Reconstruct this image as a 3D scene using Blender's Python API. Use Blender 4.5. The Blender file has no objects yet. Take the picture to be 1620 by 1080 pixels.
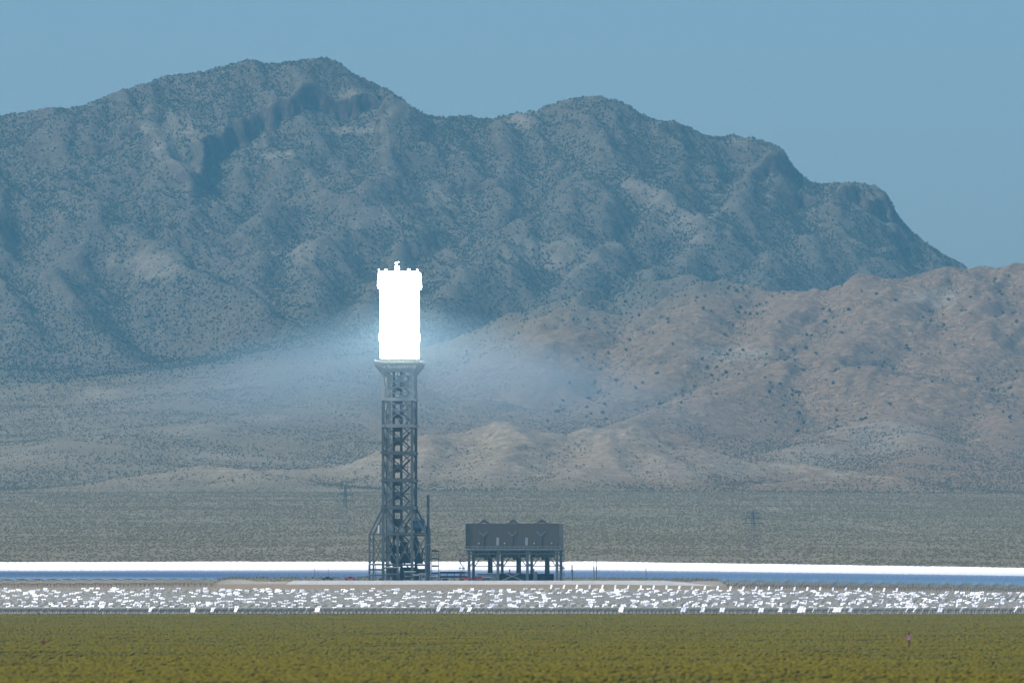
import bpy, bmesh, math, random
import numpy as np
from mathutils import Vector, Matrix

random.seed(7)
rng = np.random.default_rng(11)
scene = bpy.context.scene
col = scene.collection
R = math.radians

# ------------------------------------------------------------------ camera, world, sun, exposure
F = 14200.0                      # focal length in photo pixels (1620 wide)
HOR = 1000.0                     # photo row of the level line of sight
cam_d = bpy.data.cameras.new('camera')
cam = bpy.data.objects.new('camera', cam_d)
col.objects.link(cam)
cam_d.sensor_width = 36.0
cam_d.sensor_fit = 'HORIZONTAL'
cam_d.lens = 36.0 * F / 1620.0
cam_d.shift_y = (HOR - 540.0) / 1620.0
cam_d.clip_start = 1.0
cam_d.clip_end = 60000.0
cam_d.dof.use_dof = True
cam_d.dof.focus_distance = 4200.0
cam_d.dof.aperture_fstop = 0.75
cam.location = (0, 0, 0)
cam.rotation_euler = (R(90), 0, 0)
scene.camera = cam

SUN_EL, SUN_AZ = 54.0, -100.0    # azimuth clockwise from the view direction (+Y)
sx = math.sin(R(SUN_AZ)) * math.cos(R(SUN_EL))
sy = math.cos(R(SUN_AZ)) * math.cos(R(SUN_EL))
sz = math.sin(R(SUN_EL))
SUN = Vector((sx, sy, sz))

world = bpy.data.worlds.new('World')
scene.world = world
world.use_nodes = True
wn, wl = world.node_tree.nodes, world.node_tree.links
wn.clear()
sky = wn.new('ShaderNodeTexSky')
sky.sky_type = 'NISHITA'
sky.sun_disc = False
sky.sun_elevation = R(SUN_EL)
sky.sun_rotation = R(SUN_AZ)
sky.altitude = 0.0
sky.air_density = 1.0
sky.dust_density = 1.7
sky.ozone_density = 9.0
bg = wn.new('ShaderNodeBackground')
bg.inputs['Strength'].default_value = 0.12
wo = wn.new('ShaderNodeOutputWorld')
wl.new(sky.outputs[0], bg.inputs[0])
wl.new(bg.outputs[0], wo.inputs[0])

sun_d = bpy.data.lights.new('sun', 'SUN')
sun_d.energy = 3.5
sun_d.angle = R(0.53)
sun_d.color = (1.0, 0.965, 0.91)
sun = bpy.data.objects.new('sun', sun_d)
col.objects.link(sun)
sun.location = (-300, 3900, 700)
sun.rotation_euler = SUN.to_track_quat('Z', 'Y').to_euler()

scene.view_settings.view_transform = 'Standard'
scene.view_settings.look = 'None'
scene.view_settings.exposure = 0.15
scene.view_settings.gamma = 1.0
scene.view_settings.use_curve_mapping = False
cy = scene.cycles
cy.caustics_reflective = False
cy.caustics_refractive = False
cy.max_bounces = 6
cy.diffuse_bounces = 2
cy.glossy_bounces = 3
cy.volume_bounces = 0
cy.transparent_max_bounces = 8
cy.sample_clamp_indirect = 4.0
cy.use_denoising = True

# ------------------------------------------------------------------ helpers
def tag(o, label=None, cat=None, group=None, kind=None):
    if label: o['label'] = label
    if cat: o['category'] = cat
    if group: o['group'] = group
    if kind: o['kind'] = kind
    return o

def empty(name, loc, rz=0.0):
    o = bpy.data.objects.new(name, None)
    col.objects.link(o)
    o.location = loc
    o.rotation_euler = (0, 0, rz)
    o.empty_display_size = 0.5
    return o

def link(name, me, parent=None):
    o = bpy.data.objects.new(name, me)
    col.objects.link(o)
    if parent is not None: o.parent = parent
    return o

def new_mat(name):
    m = bpy.data.materials.new(name)
    m.use_nodes = True
    nt = m.node_tree
    nt.nodes.clear()
    out = nt.nodes.new('ShaderNodeOutputMaterial')
    return m, nt, out

def N(nt, typ, **kw):
    n = nt.nodes.new(typ)
    for k, v in kw.items():
        if k in n.inputs.keys(): n.inputs[k].default_value = v
        else: setattr(n, k, v)
    return n

def ramp(nt, fac, stops):
    r = nt.nodes.new('ShaderNodeValToRGB')
    el = r.color_ramp.elements
    while len(el) < len(stops): el.new(0.5)
    for e, (p, c) in zip(el, stops):
        e.position = p
        e.color = (*c, 1)
    nt.links.new(fac, r.inputs[0])
    return r.outputs[0]

def mix(nt, fac, a, b, mode='MIX'):
    n = nt.nodes.new('ShaderNodeMix')
    n.data_type = 'RGBA'
    n.blend_type = mode
    for sock, v in ((n.inputs[0], fac), (n.inputs[6], a), (n.inputs[7], b)):
        if isinstance(v, (int, float)): sock.default_value = v
        elif isinstance(v, tuple): sock.default_value = (*v, 1)
        else: nt.links.new(v, sock)
    return n.outputs[2]

def noise(nt, scale, detail=4, rough=0.55, vec=None, stretch=None):
    n = N(nt, 'ShaderNodeTexNoise', Scale=scale, Detail=detail, Roughness=rough)
    tc = N(nt, 'ShaderNodeNewGeometry')
    src = tc.outputs['Position'] if vec is None else vec
    if stretch:
        mp = N(nt, 'ShaderNodeMapping')
        mp.inputs['Scale'].default_value = stretch
        nt.links.new(src, mp.inputs[0])
        src = mp.outputs[0]
    nt.links.new(src, n.inputs['Vector'])
    return n.outputs[0]

def painted(name, base, rough=0.6, metal=0.0, var=0.25, scale=0.8, dirt=(0.16, 0.13, 0.10), dirt_amt=0.25):
    m, nt, out = new_mat(name)
    b = N(nt, 'ShaderNodeBsdfPrincipled', Roughness=rough, Metallic=metal)
    tc = N(nt, 'ShaderNodeTexCoord')
    n1 = noise(nt, scale, 5, 0.6, tc.outputs['Object'])
    dark = tuple(c * (1 - var) for c in base)
    lite = tuple(min(1, c * (1 + var)) for c in base)
    c = ramp(nt, n1, [(0.3, dark), (0.7, lite)])
    n2 = noise(nt, scale * 3.1, 6, 0.7, tc.outputs['Object'])
    f = ramp(nt, n2, [(0.52, (0, 0, 0)), (0.72, (dirt_amt,) * 3)])
    c = mix(nt, f, c, dirt)
    nt.links.new(c, b.inputs['Base Color'])
    nt.links.new(b.outputs[0], out.inputs[0])
    return m

_ONES = 'zero first second third fourth fifth sixth seventh eighth ninth tenth eleventh twelfth thirteenth fourteenth fifteenth sixteenth seventeenth eighteenth nineteenth'.split()
_TENS = '_ _ twenty thirty forty fifty sixty seventy eighty ninety'.split()
def nth(n):
    if n >= 100:
        head = ('one', 'two', 'three', 'four')[n // 100 - 1] + ' hundred'
        return head + ('th' if n % 100 == 0 else ' ' + nth(n % 100))
    if n < 20: return _ONES[n]
    return _TENS[n // 10][:-1] + 'ieth' if n % 10 == 0 else _TENS[n // 10] + ' ' + _ONES[n % 10]

# numpy gradient noise
class Perlin:
    def __init__(s, seed):
        r = np.random.default_rng(seed)
        s.p = np.concatenate([r.permutation(256)] * 3)
        a = r.uniform(0, 2 * np.pi, 256)
        s.gx, s.gy = np.cos(a), np.sin(a)
    def __call__(s, x, y):
        xi, yi = np.floor(x).astype(np.int64), np.floor(y).astype(np.int64)
        xf, yf = x - xi, y - yi
        u = xf * xf * xf * (xf * (xf * 6 - 15) + 10)
        v = yf * yf * yf * (yf * (yf * 6 - 15) + 10)
        xi &= 255; yi &= 255
        def g(ix, iy, fx, fy):
            h = s.p[s.p[ix & 255] + (iy & 255)]
            return s.gx[h] * fx + s.gy[h] * fy
        a = g(xi, yi, xf, yf); b = g(xi + 1, yi, xf - 1, yf)
        c = g(xi, yi + 1, xf, yf - 1); d = g(xi + 1, yi + 1, xf - 1, yf - 1)
        return ((a + u * (b - a)) * (1 - v) + (c + u * (d - c)) * v) * 1.5
PN = [Perlin(100 + i) for i in range(12)]
def fbm(x, y, wl, octs, k=0, gain=0.5, ridged=False):
    t = np.zeros_like(x); amp = 1.0
    for i in range(octs):
        n = PN[(k + i) % 12](x / wl + 17.3 * i, y / wl - 9.1 * i)
        t += amp * ((1 - 2 * np.abs(n)) if ridged else n)
        wl *= 0.5; amp *= gain
    return t
def sstep(a, b, x):
    t = np.clip((x - a) / (b - a), 0, 1)
    return t * t * (3 - 2 * t)

# ------------------------------------------------------------------ terrain
_kd = np.array([-2000, 0, 500, 1000, 1400, 1900, 2500, 3300, 3360, 3800, 3905, 3950, 4000, 4700, 6000, 8000, 8800, 10000, 11000, 12000, 13000, 20000.])
_kz = np.array([-9, -8.5, -7.6, -5.63, -4.4, -2.0, 1.6, 6.3, 6.9, 16.3, 19.6, 21.4, 22.5, 34.7, 67.5, 124, 143, 208, 276, 362, 430, 430.])
_dd = np.arange(-2000, 20001, 10.0)
_zz = np.interp(_dd, _kd, _kz)
_ker = np.hanning(19); _ker /= _ker.sum()
_zz = np.convolve(np.pad(_zz, 9, mode='edge'), _ker, mode='valid')

def W(px, py, d):
    return ((px - 810) / F * d, d, (HOR - py) / F * d)

SKY = [(-400, 300), (-150, 215), (0, 184), (40, 178), (85, 169), (120, 172), (150, 160), (175, 150), (190, 142), (215, 138), (255, 122), (300, 117), (330, 112), (360, 103), (395, 96), (430, 102), (470, 97), (510, 92), (530, 95), (560, 118), (590, 132), (615, 142), (640, 160), (665, 178), (690, 187), (735, 183), (775, 190), (800, 182), (850, 175), (880, 163), (905, 155), (945, 152), (985, 162), (1010, 178), (1030, 190), (1060, 192), (1085, 198), (1105, 212), (1130, 217), (1160, 215), (1190, 219), (1225, 228), (1245, 240), (1251, 262), (1275, 285), (1300, 292), (1345, 288), (1385, 293), (1405, 305), (1416, 335), (1440, 365), (1480, 395), (1530, 422), (1565, 470), (1700, 600)]
RIDGES = [
    (0.62, 12, [(x, y, 13000) for x, y in SKY]),
    # spurs of the high range
    (0.62, 14, [(85, 172, 13000), (60, 250, 12750), (150, 345, 12450), (290, 428, 12250), (430, 500, 12020)]),
    (0.62, 14, [(-60, 220, 12900), (0, 300, 12600), (-40, 420, 12300), (60, 520, 12000)]),
    (0.6, 12, [(150, 345, 12450), (100, 450, 12200), (180, 560, 11850)]),
    (0.62, 10, [(255, 124, 13000), (230, 200, 12820), (270, 270, 12660), (320, 330, 12520)]),
    (0.62, 14, [(510, 92, 13000), (540, 140, 12930), (610, 160, 12900), (600, 260, 12700), (545, 350, 12500), (490, 430, 12300), (470, 500, 12100)]),
    (0.62, 12, [(600, 260, 12700), (480, 300, 12620), (400, 370, 12450), (400, 440, 12280)]),
    (0.62, 12, [(690, 187, 13000), (700, 280, 12750), (670, 350, 12560), (610, 430, 12350), (560, 505, 12100)]),
    (0.62, 12, [(800, 182, 13000), (800, 260, 12800), (770, 340, 12600), (720, 410, 12400)]),
    (0.62, 14, [(945, 152, 13000), (960, 230, 12800), (900, 320, 12570), (840, 355, 12460), (760, 420, 12290), (690, 495, 12050)]),
    (0.62, 12, [(1060, 192, 13000), (1060, 290, 12750), (1040, 345, 12590), (980, 400, 12430), (900, 452, 12250)]),
    (0.62, 12, [(1190, 219, 13000), (1185, 290, 12800), (1130, 350, 12600), (1100, 405, 12420), (1030, 452, 12250)]),
    (0.62, 12, [(1345, 288, 13000), (1320, 335, 12850), (1260, 390, 12650), (1200, 430, 12450), (1150, 462, 12280)]),
    (0.6, 10, [(1416, 335, 13000), (1420, 395, 12850), (1380, 440, 12600)]),
    # reddish middle ridge on the right and its spurs
    (0.42, 25, [(720, 545, 11500), (830, 504, 11450), (930, 478, 11450), (1030, 457, 11500), (1110, 451, 11500), (1180, 457, 11450), (1250, 468, 11400), (1330, 474, 11350), (1365, 460, 11350), (1400, 446, 11350), (1460, 437, 11350), (1560, 434, 11400), (1590, 425, 11400), (1620, 421, 11400), (1750, 395, 11400), (1950, 430, 11400)]),
    (0.40, 25, [(1110, 440, 11500), (1100, 520, 11100), (1060, 590, 10800), (960, 640, 10500)]),
    (0.40, 25, [(930, 467, 11450), (900, 540, 11100), (840, 600, 10800)]),
    (0.40, 25, [(1250, 459, 11400), (1230, 530, 11050), (1180, 590, 10750)]),
    (0.38, 30, [(1400, 438, 11350), (1385, 520, 11000), (1290, 572, 10700), (1190, 603, 10500), (1080, 645, 10200), (1010, 668, 9900)]),
    (0.38, 30, [(1290, 572, 10700), (1400, 590, 10500), (1500, 610, 10400)]),
    (0.38, 30, [(1560, 428, 11400), (1560, 520, 11000), (1500, 600, 10600), (1410, 655, 10200), (1320, 700, 9800), (1220, 738, 9400)]),
    (0.38, 30, [(1720, 480, 11200), (1660, 570, 10800), (1600, 650, 10300), (1560, 730, 9700), (1540, 765, 9200)]),
    (0.34, 18, [(1410, 655, 10200), (1450, 705, 9700), (1440, 750, 9200)]),
    # low pale hills
    (0.30, 12, [(470, 757, 8700), (540, 742, 8750), (600, 728, 8800), (650, 712, 8800), (690, 700, 8850), (760, 688, 8900), (810, 679, 8900), (835, 688, 8900), (860, 698, 8900), (910, 697, 8950), (960, 684, 8950), (1010, 690, 8950), (1060, 712, 8900), (1120, 745, 8800), (1180, 780, 8650)]),
    (0.30, 10, [(810, 679, 8900), (800, 720, 8650), (770, 755, 8450)]),
    (0.30, 10, [(960, 684, 8950), (950, 730, 8650), (900, 765, 8400)]),
    (0.30, 10, [(690, 700, 8850), (660, 745, 8550)]),
    (0.30, 10, [(1010, 690, 8950), (1060, 750, 8600), (1100, 778, 8400)]),
    (0.28, 10, [(1230, 768, 8500), (1290, 757, 8550), (1345, 747, 8600), (1400, 757, 8550), (1450, 775, 8450)]),
    (0.28, 10, [(1180, 745, 8900), (1230, 735, 9000), (1280, 738, 8950)]),
    (0.24, 8, [(240, 752, 8350), (290, 742, 8400), (330, 735, 8450), (380, 742, 8400), (420, 752, 8350)]),
    (0.22, 8, [(420, 742, 8700), (500, 740, 8750), (560, 750, 8700)]),
    # long fan edge on the left
    (0.16, 30, [(230, 652, 10600), (300, 628, 10900), (430, 590, 11300), (540, 545, 11700), (600, 515, 12000)]),
    (0.16, 30, [(60, 720, 9300), (160, 690, 9700), (330, 668, 10000), (500, 640, 10300), (620, 620, 10500)]),
]
CLIFFS = [   # (drop, reach downhill, crest points); lower side is the camera side
    (40, 190, [(318, 300, 12700), (326, 262, 12760), (345, 246, 12800), (380, 236, 12830), (420, 232, 12845)]),
    (30, 140, [(425, 222, 12850), (470, 206, 12880), (520, 180, 12905), (570, 168, 12920), (600, 170, 12930)]),
    (22, 110, [(1232, 300, 12920), (1250, 297, 12925), (1275, 303, 12925), (1290, 308, 12920)]),
    (26, 130, [(1325, 312, 12925), (1350, 312, 12930), (1385, 310, 12935), (1404, 318, 12940)]),
    (22, 120, [(1195, 262, 12930), (1225, 250, 12950), (1247, 246, 12960)]),
    (14, 90, [(1062, 205, 12970), (1085, 203, 12975), (1100, 212, 12975)]),
    (12, 90, [(700, 300, 12680), (760, 292, 12700), (800, 300, 12690)]),
    (12, 90, [(140, 236, 12820), (180, 240, 12810), (225, 232, 12830)]),
]

def seg_dist(X, Y, a, b):
    dx, dy = b[0] - a[0], b[1] - a[1]
    L2 = dx * dx + dy * dy + 1e-9
    t = np.clip(((X - a[0]) * dx + (Y - a[1]) * dy) / L2, 0, 1)
    ex, ey = X - (a[0] + t * dx), Y - (a[1] + t * dy)
    return np.sqrt(ex * ex + ey * ey), t, ey

TOWER = (-50.1, 4000.0)
PAD_Z = 22.9
SKYFIX = None

def H(X, Y, want_rel=False):
    REL = np.zeros_like(np.asarray(X, float))
    X = np.asarray(X, float); Y = np.asarray(Y, float)
    z = np.interp(Y, _dd, _zz)
    # the plain falls off to the right
    tilt = sstep(3400, 4000, Y) * (1 - sstep(7500, 9500, Y))
    z = z - tilt * 0.014 * np.clip(X - 40, 0, 900) - tilt * 0.002 * np.clip(-X - 100, 0, 900)
    z = z + 0.12 * fbm(X, Y, 90, 3, 2) + sstep(4700, 7000, Y) * 0.8 * fbm(X, Y, 300, 4, 5)
    # flattened power block
    px_, py_ = np.abs(X + 18) - 92, np.abs(Y - 4032) - 62
    dpad = np.maximum(np.maximum(px_, py_), -1)
    z = z + (1 - sstep(0, 14, dpad)) * (PAD_Z - 0.35 - z)
    far = Y > 7900
    if far.any():
        x, y = X[far], Y[far]
        b = z[far] + sstep(9000, 11500, y) * 6 * fbm(x, y, 400, 4, 3)
        wx = x + 16 * fbm(x, y, 260, 3, 0) * sstep(8000, 9500, y)
        wy = y + 22 * fbm(x, y, 260, 3, 4) * sstep(8000, 9500, y)
        m = np.full_like(x, -1e4)
        for k, w, pts in RIDGES:
            P = [W(*p) for p in pts]
            h = np.full_like(x, -1e4)
            y0, y1 = min(p[1] for p in P) - 1500, max(p[1] for p in P) + 1200
            sel = (y > y0) & (y < y1)
            if not sel.any(): continue
            xs, ys = wx[sel], wy[sel]
            hh = np.full_like(xs, -1e4)
            for a, c in zip(P[:-1], P[1:]):
                r, t, _ = seg_dist(xs, ys, a, c)
                hh = np.maximum(hh, a[2] + t * (c[2] - a[2]) - k * (np.sqrt(r * r + w * w) - w))
            h[sel] = hh
            kk = 9.0
            e = np.clip(0.5 + 0.5 * (h - m) / kk, 0, 1)
            m = m + (h - m) * e + kk * e * (1 - e)
        kk = 22.0
        e = np.clip(0.5 + 0.5 * (m - b) / kk, 0, 1)
        zz = b + (m - b) * e + kk * e * (1 - e)
        rel = np.clip((zz - b) / 120.0, 0, 1)
        REL[far] = zz - b
        hi = sstep(11900, 12200, y)
        zz = zz + rel * (0.35 + 0.65 * hi) * (26 * (fbm(x, y, 230, 5, 6, 0.46, True) - 0.75)) * 0.5
        zz = zz + np.clip((zz - b) / 40, 0, 1) * (2.2 * fbm(x, y, 55, 4, 1, 0.6) + 1.2 * (fbm(x, y, 80, 3, 8, 0.5, True) - 0.7)) + hi * rel * 4.0 * (fbm(x * 0.8 + 0.5 * y, y * 0.55, 60, 4, 10, 0.55, True) - 0.75)
        wob = x + 30 * fbm(x, y, 320, 2, 3)
        ribs = fbm(wob + 0.25 * y, y * 0.30, 95, 4, 9, 0.5, True) - 0.75
        zz = zz + hi * rel * (7 * ribs + 20 * (fbm(wob + 0.35 * y, y * 0.42, 300, 3, 2, 0.45, True) - 0.72))
        zz = zz + (1 - hi) * np.clip((zz - b) / 60, 0, 1) * 6.0 * (fbm(wob - 0.2 * y, y * 0.32, 105, 5, 5, 0.55, True) - 0.75) * 1.25
        for drop, reach, pts in CLIFFS:
            P = [W(*p) for p in pts]
            best = np.full_like(x, 1e9); side = np.zeros_like(x)
            sel = (y > P[0][1] - 700) & (y < P[0][1] + 400)
            if not sel.any(): continue
            xs = x[sel] + 9 * fbm(x[sel], y[sel], 34, 3, 3); ys = y[sel] + 16 * fbm(x[sel], y[sel], 38, 4, 7, 0.6)
            bb = np.full_like(xs, 1e9); ss = np.zeros_like(xs)
            for a, c in zip(P[:-1], P[1:]):
                r, t, ey = seg_dist(xs, ys, a, c)
                cr = (c[0] - a[0]) * (ys - a[1]) - (c[1] - a[1]) * (xs - a[0])
                up = r < bb
                bb = np.where(up, r, bb); ss = np.where(up, np.sign(cr), ss)
            sd = bb * ss                       # >0 uphill of the crest
            ends = 1.0
            x0, x1 = P[0][0], P[-1][0]
            ends = sstep(x0 - 12, x0 + 10, xs) * (1 - sstep(x1 - 10, x1 + 14, xs))
            f = (1 - sstep(-5, 4, sd)) * np.exp(-np.clip(-sd, 0, None) / reach) * ends
            g = sstep(-2, 4, sd) * np.exp(-np.clip(sd, 0, None) / 26.0) * ends
            tmp = np.zeros_like(x); tmp[sel] = -drop * 0.75 * f + drop * 0.25 * g
            zz = zz + tmp
        if SKYFIX is not None:
            ux, fx = SKYFIX
            zz = zz * (1 + sstep(12550, 12950, y) * (np.interp(x / y, ux, fx) - 1))
        z[far] = zz
    return (z, REL) if want_rel else z

# match the crest to the skyline seen in the photograph
_u = np.linspace(-0.095, 0.064, 740)
_yy = np.arange(12500, 13300, 5.0)
_U, _Y = np.meshgrid(_u, _yy)
_ang = (H(_U * _Y, _Y) / _Y).max(0)
_tgt = (HOR - np.interp(_u * F + 810, [p[0] for p in SKY], [p[1] for p in SKY])) / F
_rat = _tgt / _ang
_rat = np.convolve(np.pad(_rat, 3, mode='edge'), np.ones(7) / 7, mode='valid')
_px = _u * F + 810
_rat = 1 + (_rat - 1) * (1 - sstep(1660, 1700, _px))
SKYFIX = (_u, _rat)

def pale_hills(Y, rel):
    return sstep(3, 16, rel) * (1 - sstep(9150, 9500, Y))
def zone(X, Y, Z):
    """reddish soil share, bare share, scrub density for the hills"""
    py = HOR - Z / Y * F; px = X / Y * F + 810
    big = fbm(X, Y, 500, 4, 9)
    hi = sstep(11550, 12150, Y + 440 * (1 - sstep(900, 1400, px)) + 260 * big + 90 * fbm(X, Y, 120, 3, 6))
    red = np.clip(sstep(7900, 8700, Y) * (1 - hi) * (0.25 + 0.75 * sstep(380, 1250, px + 120 * big)) , 0, 1)
    return hi, red

BARE = [(275, 215, 45, 40), (230, 200, 25, 15), (820, 190, 28, 14), (545, 150, 30, 16), (450, 245, 45, 7), (560, 205, 60, 8), (640, 172, 25, 15), (1080, 345, 45, 35), (600, 340, 50, 22), (690, 310, 40, 16), (1170, 225, 30, 10), (1395, 350, 15, 10), (240, 420, 70, 22), (480, 400, 50, 18), (870, 400, 90, 26), (1010, 300, 40, 20), (350, 640, 30, 6),
        (160, 625, 35, 10), (300, 682, 50, 9), (150, 691, 30, 4), (430, 660, 35, 5), (330, 722, 70, 6), (560, 735, 50, 10), (1400, 690, 90, 30), (1290, 720, 80, 22), (1150, 560, 90, 14), (1480, 470, 60, 18)]
def bare(X, Y, Z):
    py = HOR - Z / np.maximum(Y, 1) * F; px = X / np.maximum(Y, 1) * F + 810
    t = np.zeros_like(X)
    for a_, b_, c_, d_ in BARE:
        t = np.maximum(t, np.exp(-((px - a_) / c_) ** 2 - ((py - b_) / d_) ** 2))
    t = sstep(0.2, 0.85, t + 0.42 * fbm(X, Y, 46, 4, 11, 0.6))
    return t * (Y > 8300)

# ground and mountain materials
def terrain_material(name):
    m, nt, out = new_mat(name)
    b = N(nt, 'ShaderNodeBsdfPrincipled', Roughness=0.95)
    b.inputs['Specular IOR Level'].default_value = 0.1
    at = lambda nm: N(nt, 'ShaderNodeAttribute', attribute_name=nm).outputs['Fac']
    n1 = noise(nt, 0.012, 6, 0.6)
    n2 = noise(nt, 0.11, 6, 0.65)
    n3 = noise(nt, 0.35, 5, 0.7)
    soil = ramp(nt, n1, [(0.3, (0.19, 0.158, 0.097)), (0.5, (0.23, 0.192, 0.12)), (0.72, (0.29, 0.242, 0.16))])
    red = ramp(nt, n2, [(0.3, (0.145, 0.086, 0.045)), (0.5, (0.235, 0.148, 0.08)), (0.72, (0.40, 0.275, 0.165))])
    c = mix(nt, at('red'), soil, red)
    rockc = ramp(nt, noise(nt, 0.2, 8, 0.75), [(0.34, (0.075, 0.062, 0.042)), (0.47, (0.128, 0.106, 0.074)), (0.57, (0.17, 0.142, 0.10)), (0.70, (0.30, 0.255, 0.185))])
    c = mix(nt, at('hi'), c, rockc)
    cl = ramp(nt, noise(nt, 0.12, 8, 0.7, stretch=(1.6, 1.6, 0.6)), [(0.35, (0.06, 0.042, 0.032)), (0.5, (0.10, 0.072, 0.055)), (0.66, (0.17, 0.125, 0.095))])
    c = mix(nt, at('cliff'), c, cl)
    c = mix(nt, at('pale'), c, ramp(nt, n3, [(0.3, (0.40, 0.35, 0.28)), (0.7, (0.56, 0.50, 0.41))]))
    fg = ramp(nt, n3, [(0.35, (0.135, 0.108, 0.008)), (0.6, (0.165, 0.132, 0.012)), (0.8, (0.20, 0.16, 0.03))])
    c = mix(nt, at('brush'), c, fg)
    c = mix(nt, at('hill'), c, ramp(nt, n2, [(0.3, (0.20, 0.145, 0.09)), (0.5, (0.315, 0.245, 0.16)), (0.7, (0.48, 0.39, 0.27))]))
    c = mix(nt, at('bare'), c, ramp(nt, n2, [(0.3, (0.22, 0.175, 0.12)), (0.5, (0.33, 0.275, 0.195)), (0.7, (0.47, 0.40, 0.295))]))
    c = mix(nt, at('tan'), c, ramp(nt, n3, [(0.3, (0.27, 0.20, 0.12)), (0.7, (0.40, 0.31, 0.20))]))
    nt.links.new(c, b.inputs['Base Color'])
    bp = N(nt, 'ShaderNodeBump', Strength=0.7, Distance=3.0)
    nt.links.new(n3, bp.inputs['Height'])
    nt.links.new(bp.outputs[0], b.inputs['Normal'])
    nt.links.new(b.outputs[0], out.inputs[0])
    return m
M_TERR = terrain_material('desert_soil_and_rock')

def grid_mesh(name, us, ys):
    U, Yg = np.meshgrid(us, ys)
    Xg = U * np.maximum(Yg, 600.0)
    Z, REL = H(Xg, Yg, True)
    nv, nu = Yg.shape
    v = np.stack([Xg, Yg, Z], -1).reshape(-1, 3)
    idx = np.arange(nv * nu).reshape(nv, nu)
    f = np.stack([idx[:-1, :-1], idx[:-1, 1:], idx[1:, 1:], idx[1:, :-1]], -1).reshape(-1, 4)
    me = bpy.data.meshes.new(name)
    me.vertices.add(len(v)); me.vertices.foreach_set('co', v.ravel())
    me.loops.add(f.size); me.loops.foreach_set('vertex_index', f.ravel())
    me.polygons.add(len(f))
    me.polygons.foreach_set('loop_start', np.arange(0, f.size, 4))
    me.polygons.foreach_set('loop_total', np.full(len(f), 4))
    me.polygons.foreach_set('use_smooth', np.ones(len(f), bool))
    me.update(calc_edges=True)
    # soil attributes
    gy, gx = np.gradient(Z)
    dY = np.gradient(Yg, axis=0); dX = np.gradient(Xg, axis=1)
    sl = np.sqrt((gy / np.maximum(dY, .1)) ** 2 + (gx / np.maximum(dX, .1)) ** 2)
    hi, red = zone(Xg, Yg, Z)
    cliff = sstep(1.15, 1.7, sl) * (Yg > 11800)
    front = (Yg > 3345) & (Yg < 3840)
    pale = np.where(front, 0.6 * sstep(3345, 3352, Yg) * (1 - sstep(3800, 3840, Yg)), 0.0)
    pale = np.maximum(pale, 0.85 * sstep(3930, 3945, Yg) * (1 - sstep(4080, 4100, Yg)) * (1 - sstep(100, 130, np.abs(Xg + 18))))
    # dirt tracks on the plain
    for pts, wd in TRACKS:
        best = np.full_like(Xg, 1e9)
        for a, c in zip(pts[:-1], pts[1:]):
            r, t, _ = seg_dist(Xg, Yg, a, c); best = np.minimum(best, r)
        pale = np.maximum(pale, 0.15 * (1 - sstep(wd, wd * 2.0, best)))
    hill = pale_hills(Yg, REL) * (0.75 + 0.25 * fbm(Xg, Yg, 60, 3, 2))
    brush = 1 - sstep(3300, 3345, Yg)
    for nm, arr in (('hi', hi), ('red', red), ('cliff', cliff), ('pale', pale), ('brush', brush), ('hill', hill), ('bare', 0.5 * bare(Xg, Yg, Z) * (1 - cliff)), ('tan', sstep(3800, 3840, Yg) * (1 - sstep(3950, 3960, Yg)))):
        a = me.attributes.new(nm, 'FLOAT', 'POINT')
        a.data.foreach_set('value', np.ascontiguousarray(arr, dtype=np.float32).ravel())
    me.materials.append(M_TERR)
    return me

def ground_hit(px, py, d0=4300.0, d1=8600.0):
    d = np.arange(d0, d1, 5.0)
    z = H((px - 810) / F * d, d)
    row = HOR - z / d * F
    i = int(np.argmin(np.abs(row - py)))
    return ((px - 810) / F * d[i], d[i])
TRACKS = [
    ([ground_hit(*p) for p in [(1180, 798), (1290, 818), (1400, 838), (1500, 850), (1700, 858)]], 5.0),
    ([ground_hit(*p) for p in [(1290, 815), (1420, 826), (1560, 828), (1720, 832)]], 3.5),
    ([ground_hit(*p) for p in [(-60, 772), (20, 782), (90, 803), (150, 808), (260, 818)]], 4.0),
    ([ground_hit(*p) for p in [(20, 712), (60, 700), (100, 693), (150, 691), (190, 692)]], 5.0) if False else
    ([W(15, 713, 9350)[:2], W(50, 703, 9450)[:2], W(100, 694, 9600)[:2], W(150, 691, 9650)[:2]], 7.0),
]
us = np.concatenate([-np.geomspace(0.5, 0.07, 14)[:-1], np.linspace(-0.07, 0.07, 420), np.geomspace(0.07, 0.5, 14)[1:]])
ys_g = np.concatenate([np.arange(-600, 900, 150.0), np.arange(900, 3300, 25.0), np.arange(3300, 3420, 6.0), np.arange(3420, 3900, 16.0), np.arange(3900, 4160, 6.0), np.arange(4160, 4700, 20.0), np.arange(4700, 8201, 20.0)])
ys_m = np.concatenate([np.arange(8200, 11700, 9.0), np.arange(11700, 12600, 5.0), np.arange(12600, 13150, 3.6), np.arange(13150, 16001, 75.0)])
ys_m[0] = ys_g[-1]
tag(link('desert_ground', grid_mesh('desert_ground', us, ys_g)), 'wide desert plain rising gently toward the mountains', kind='structure')
tag(link('mountain_range', grid_mesh('mountain_range', us, ys_m)), 'rugged hazy desert mountains with cliffs and low tan hills', kind='structure')

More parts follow.
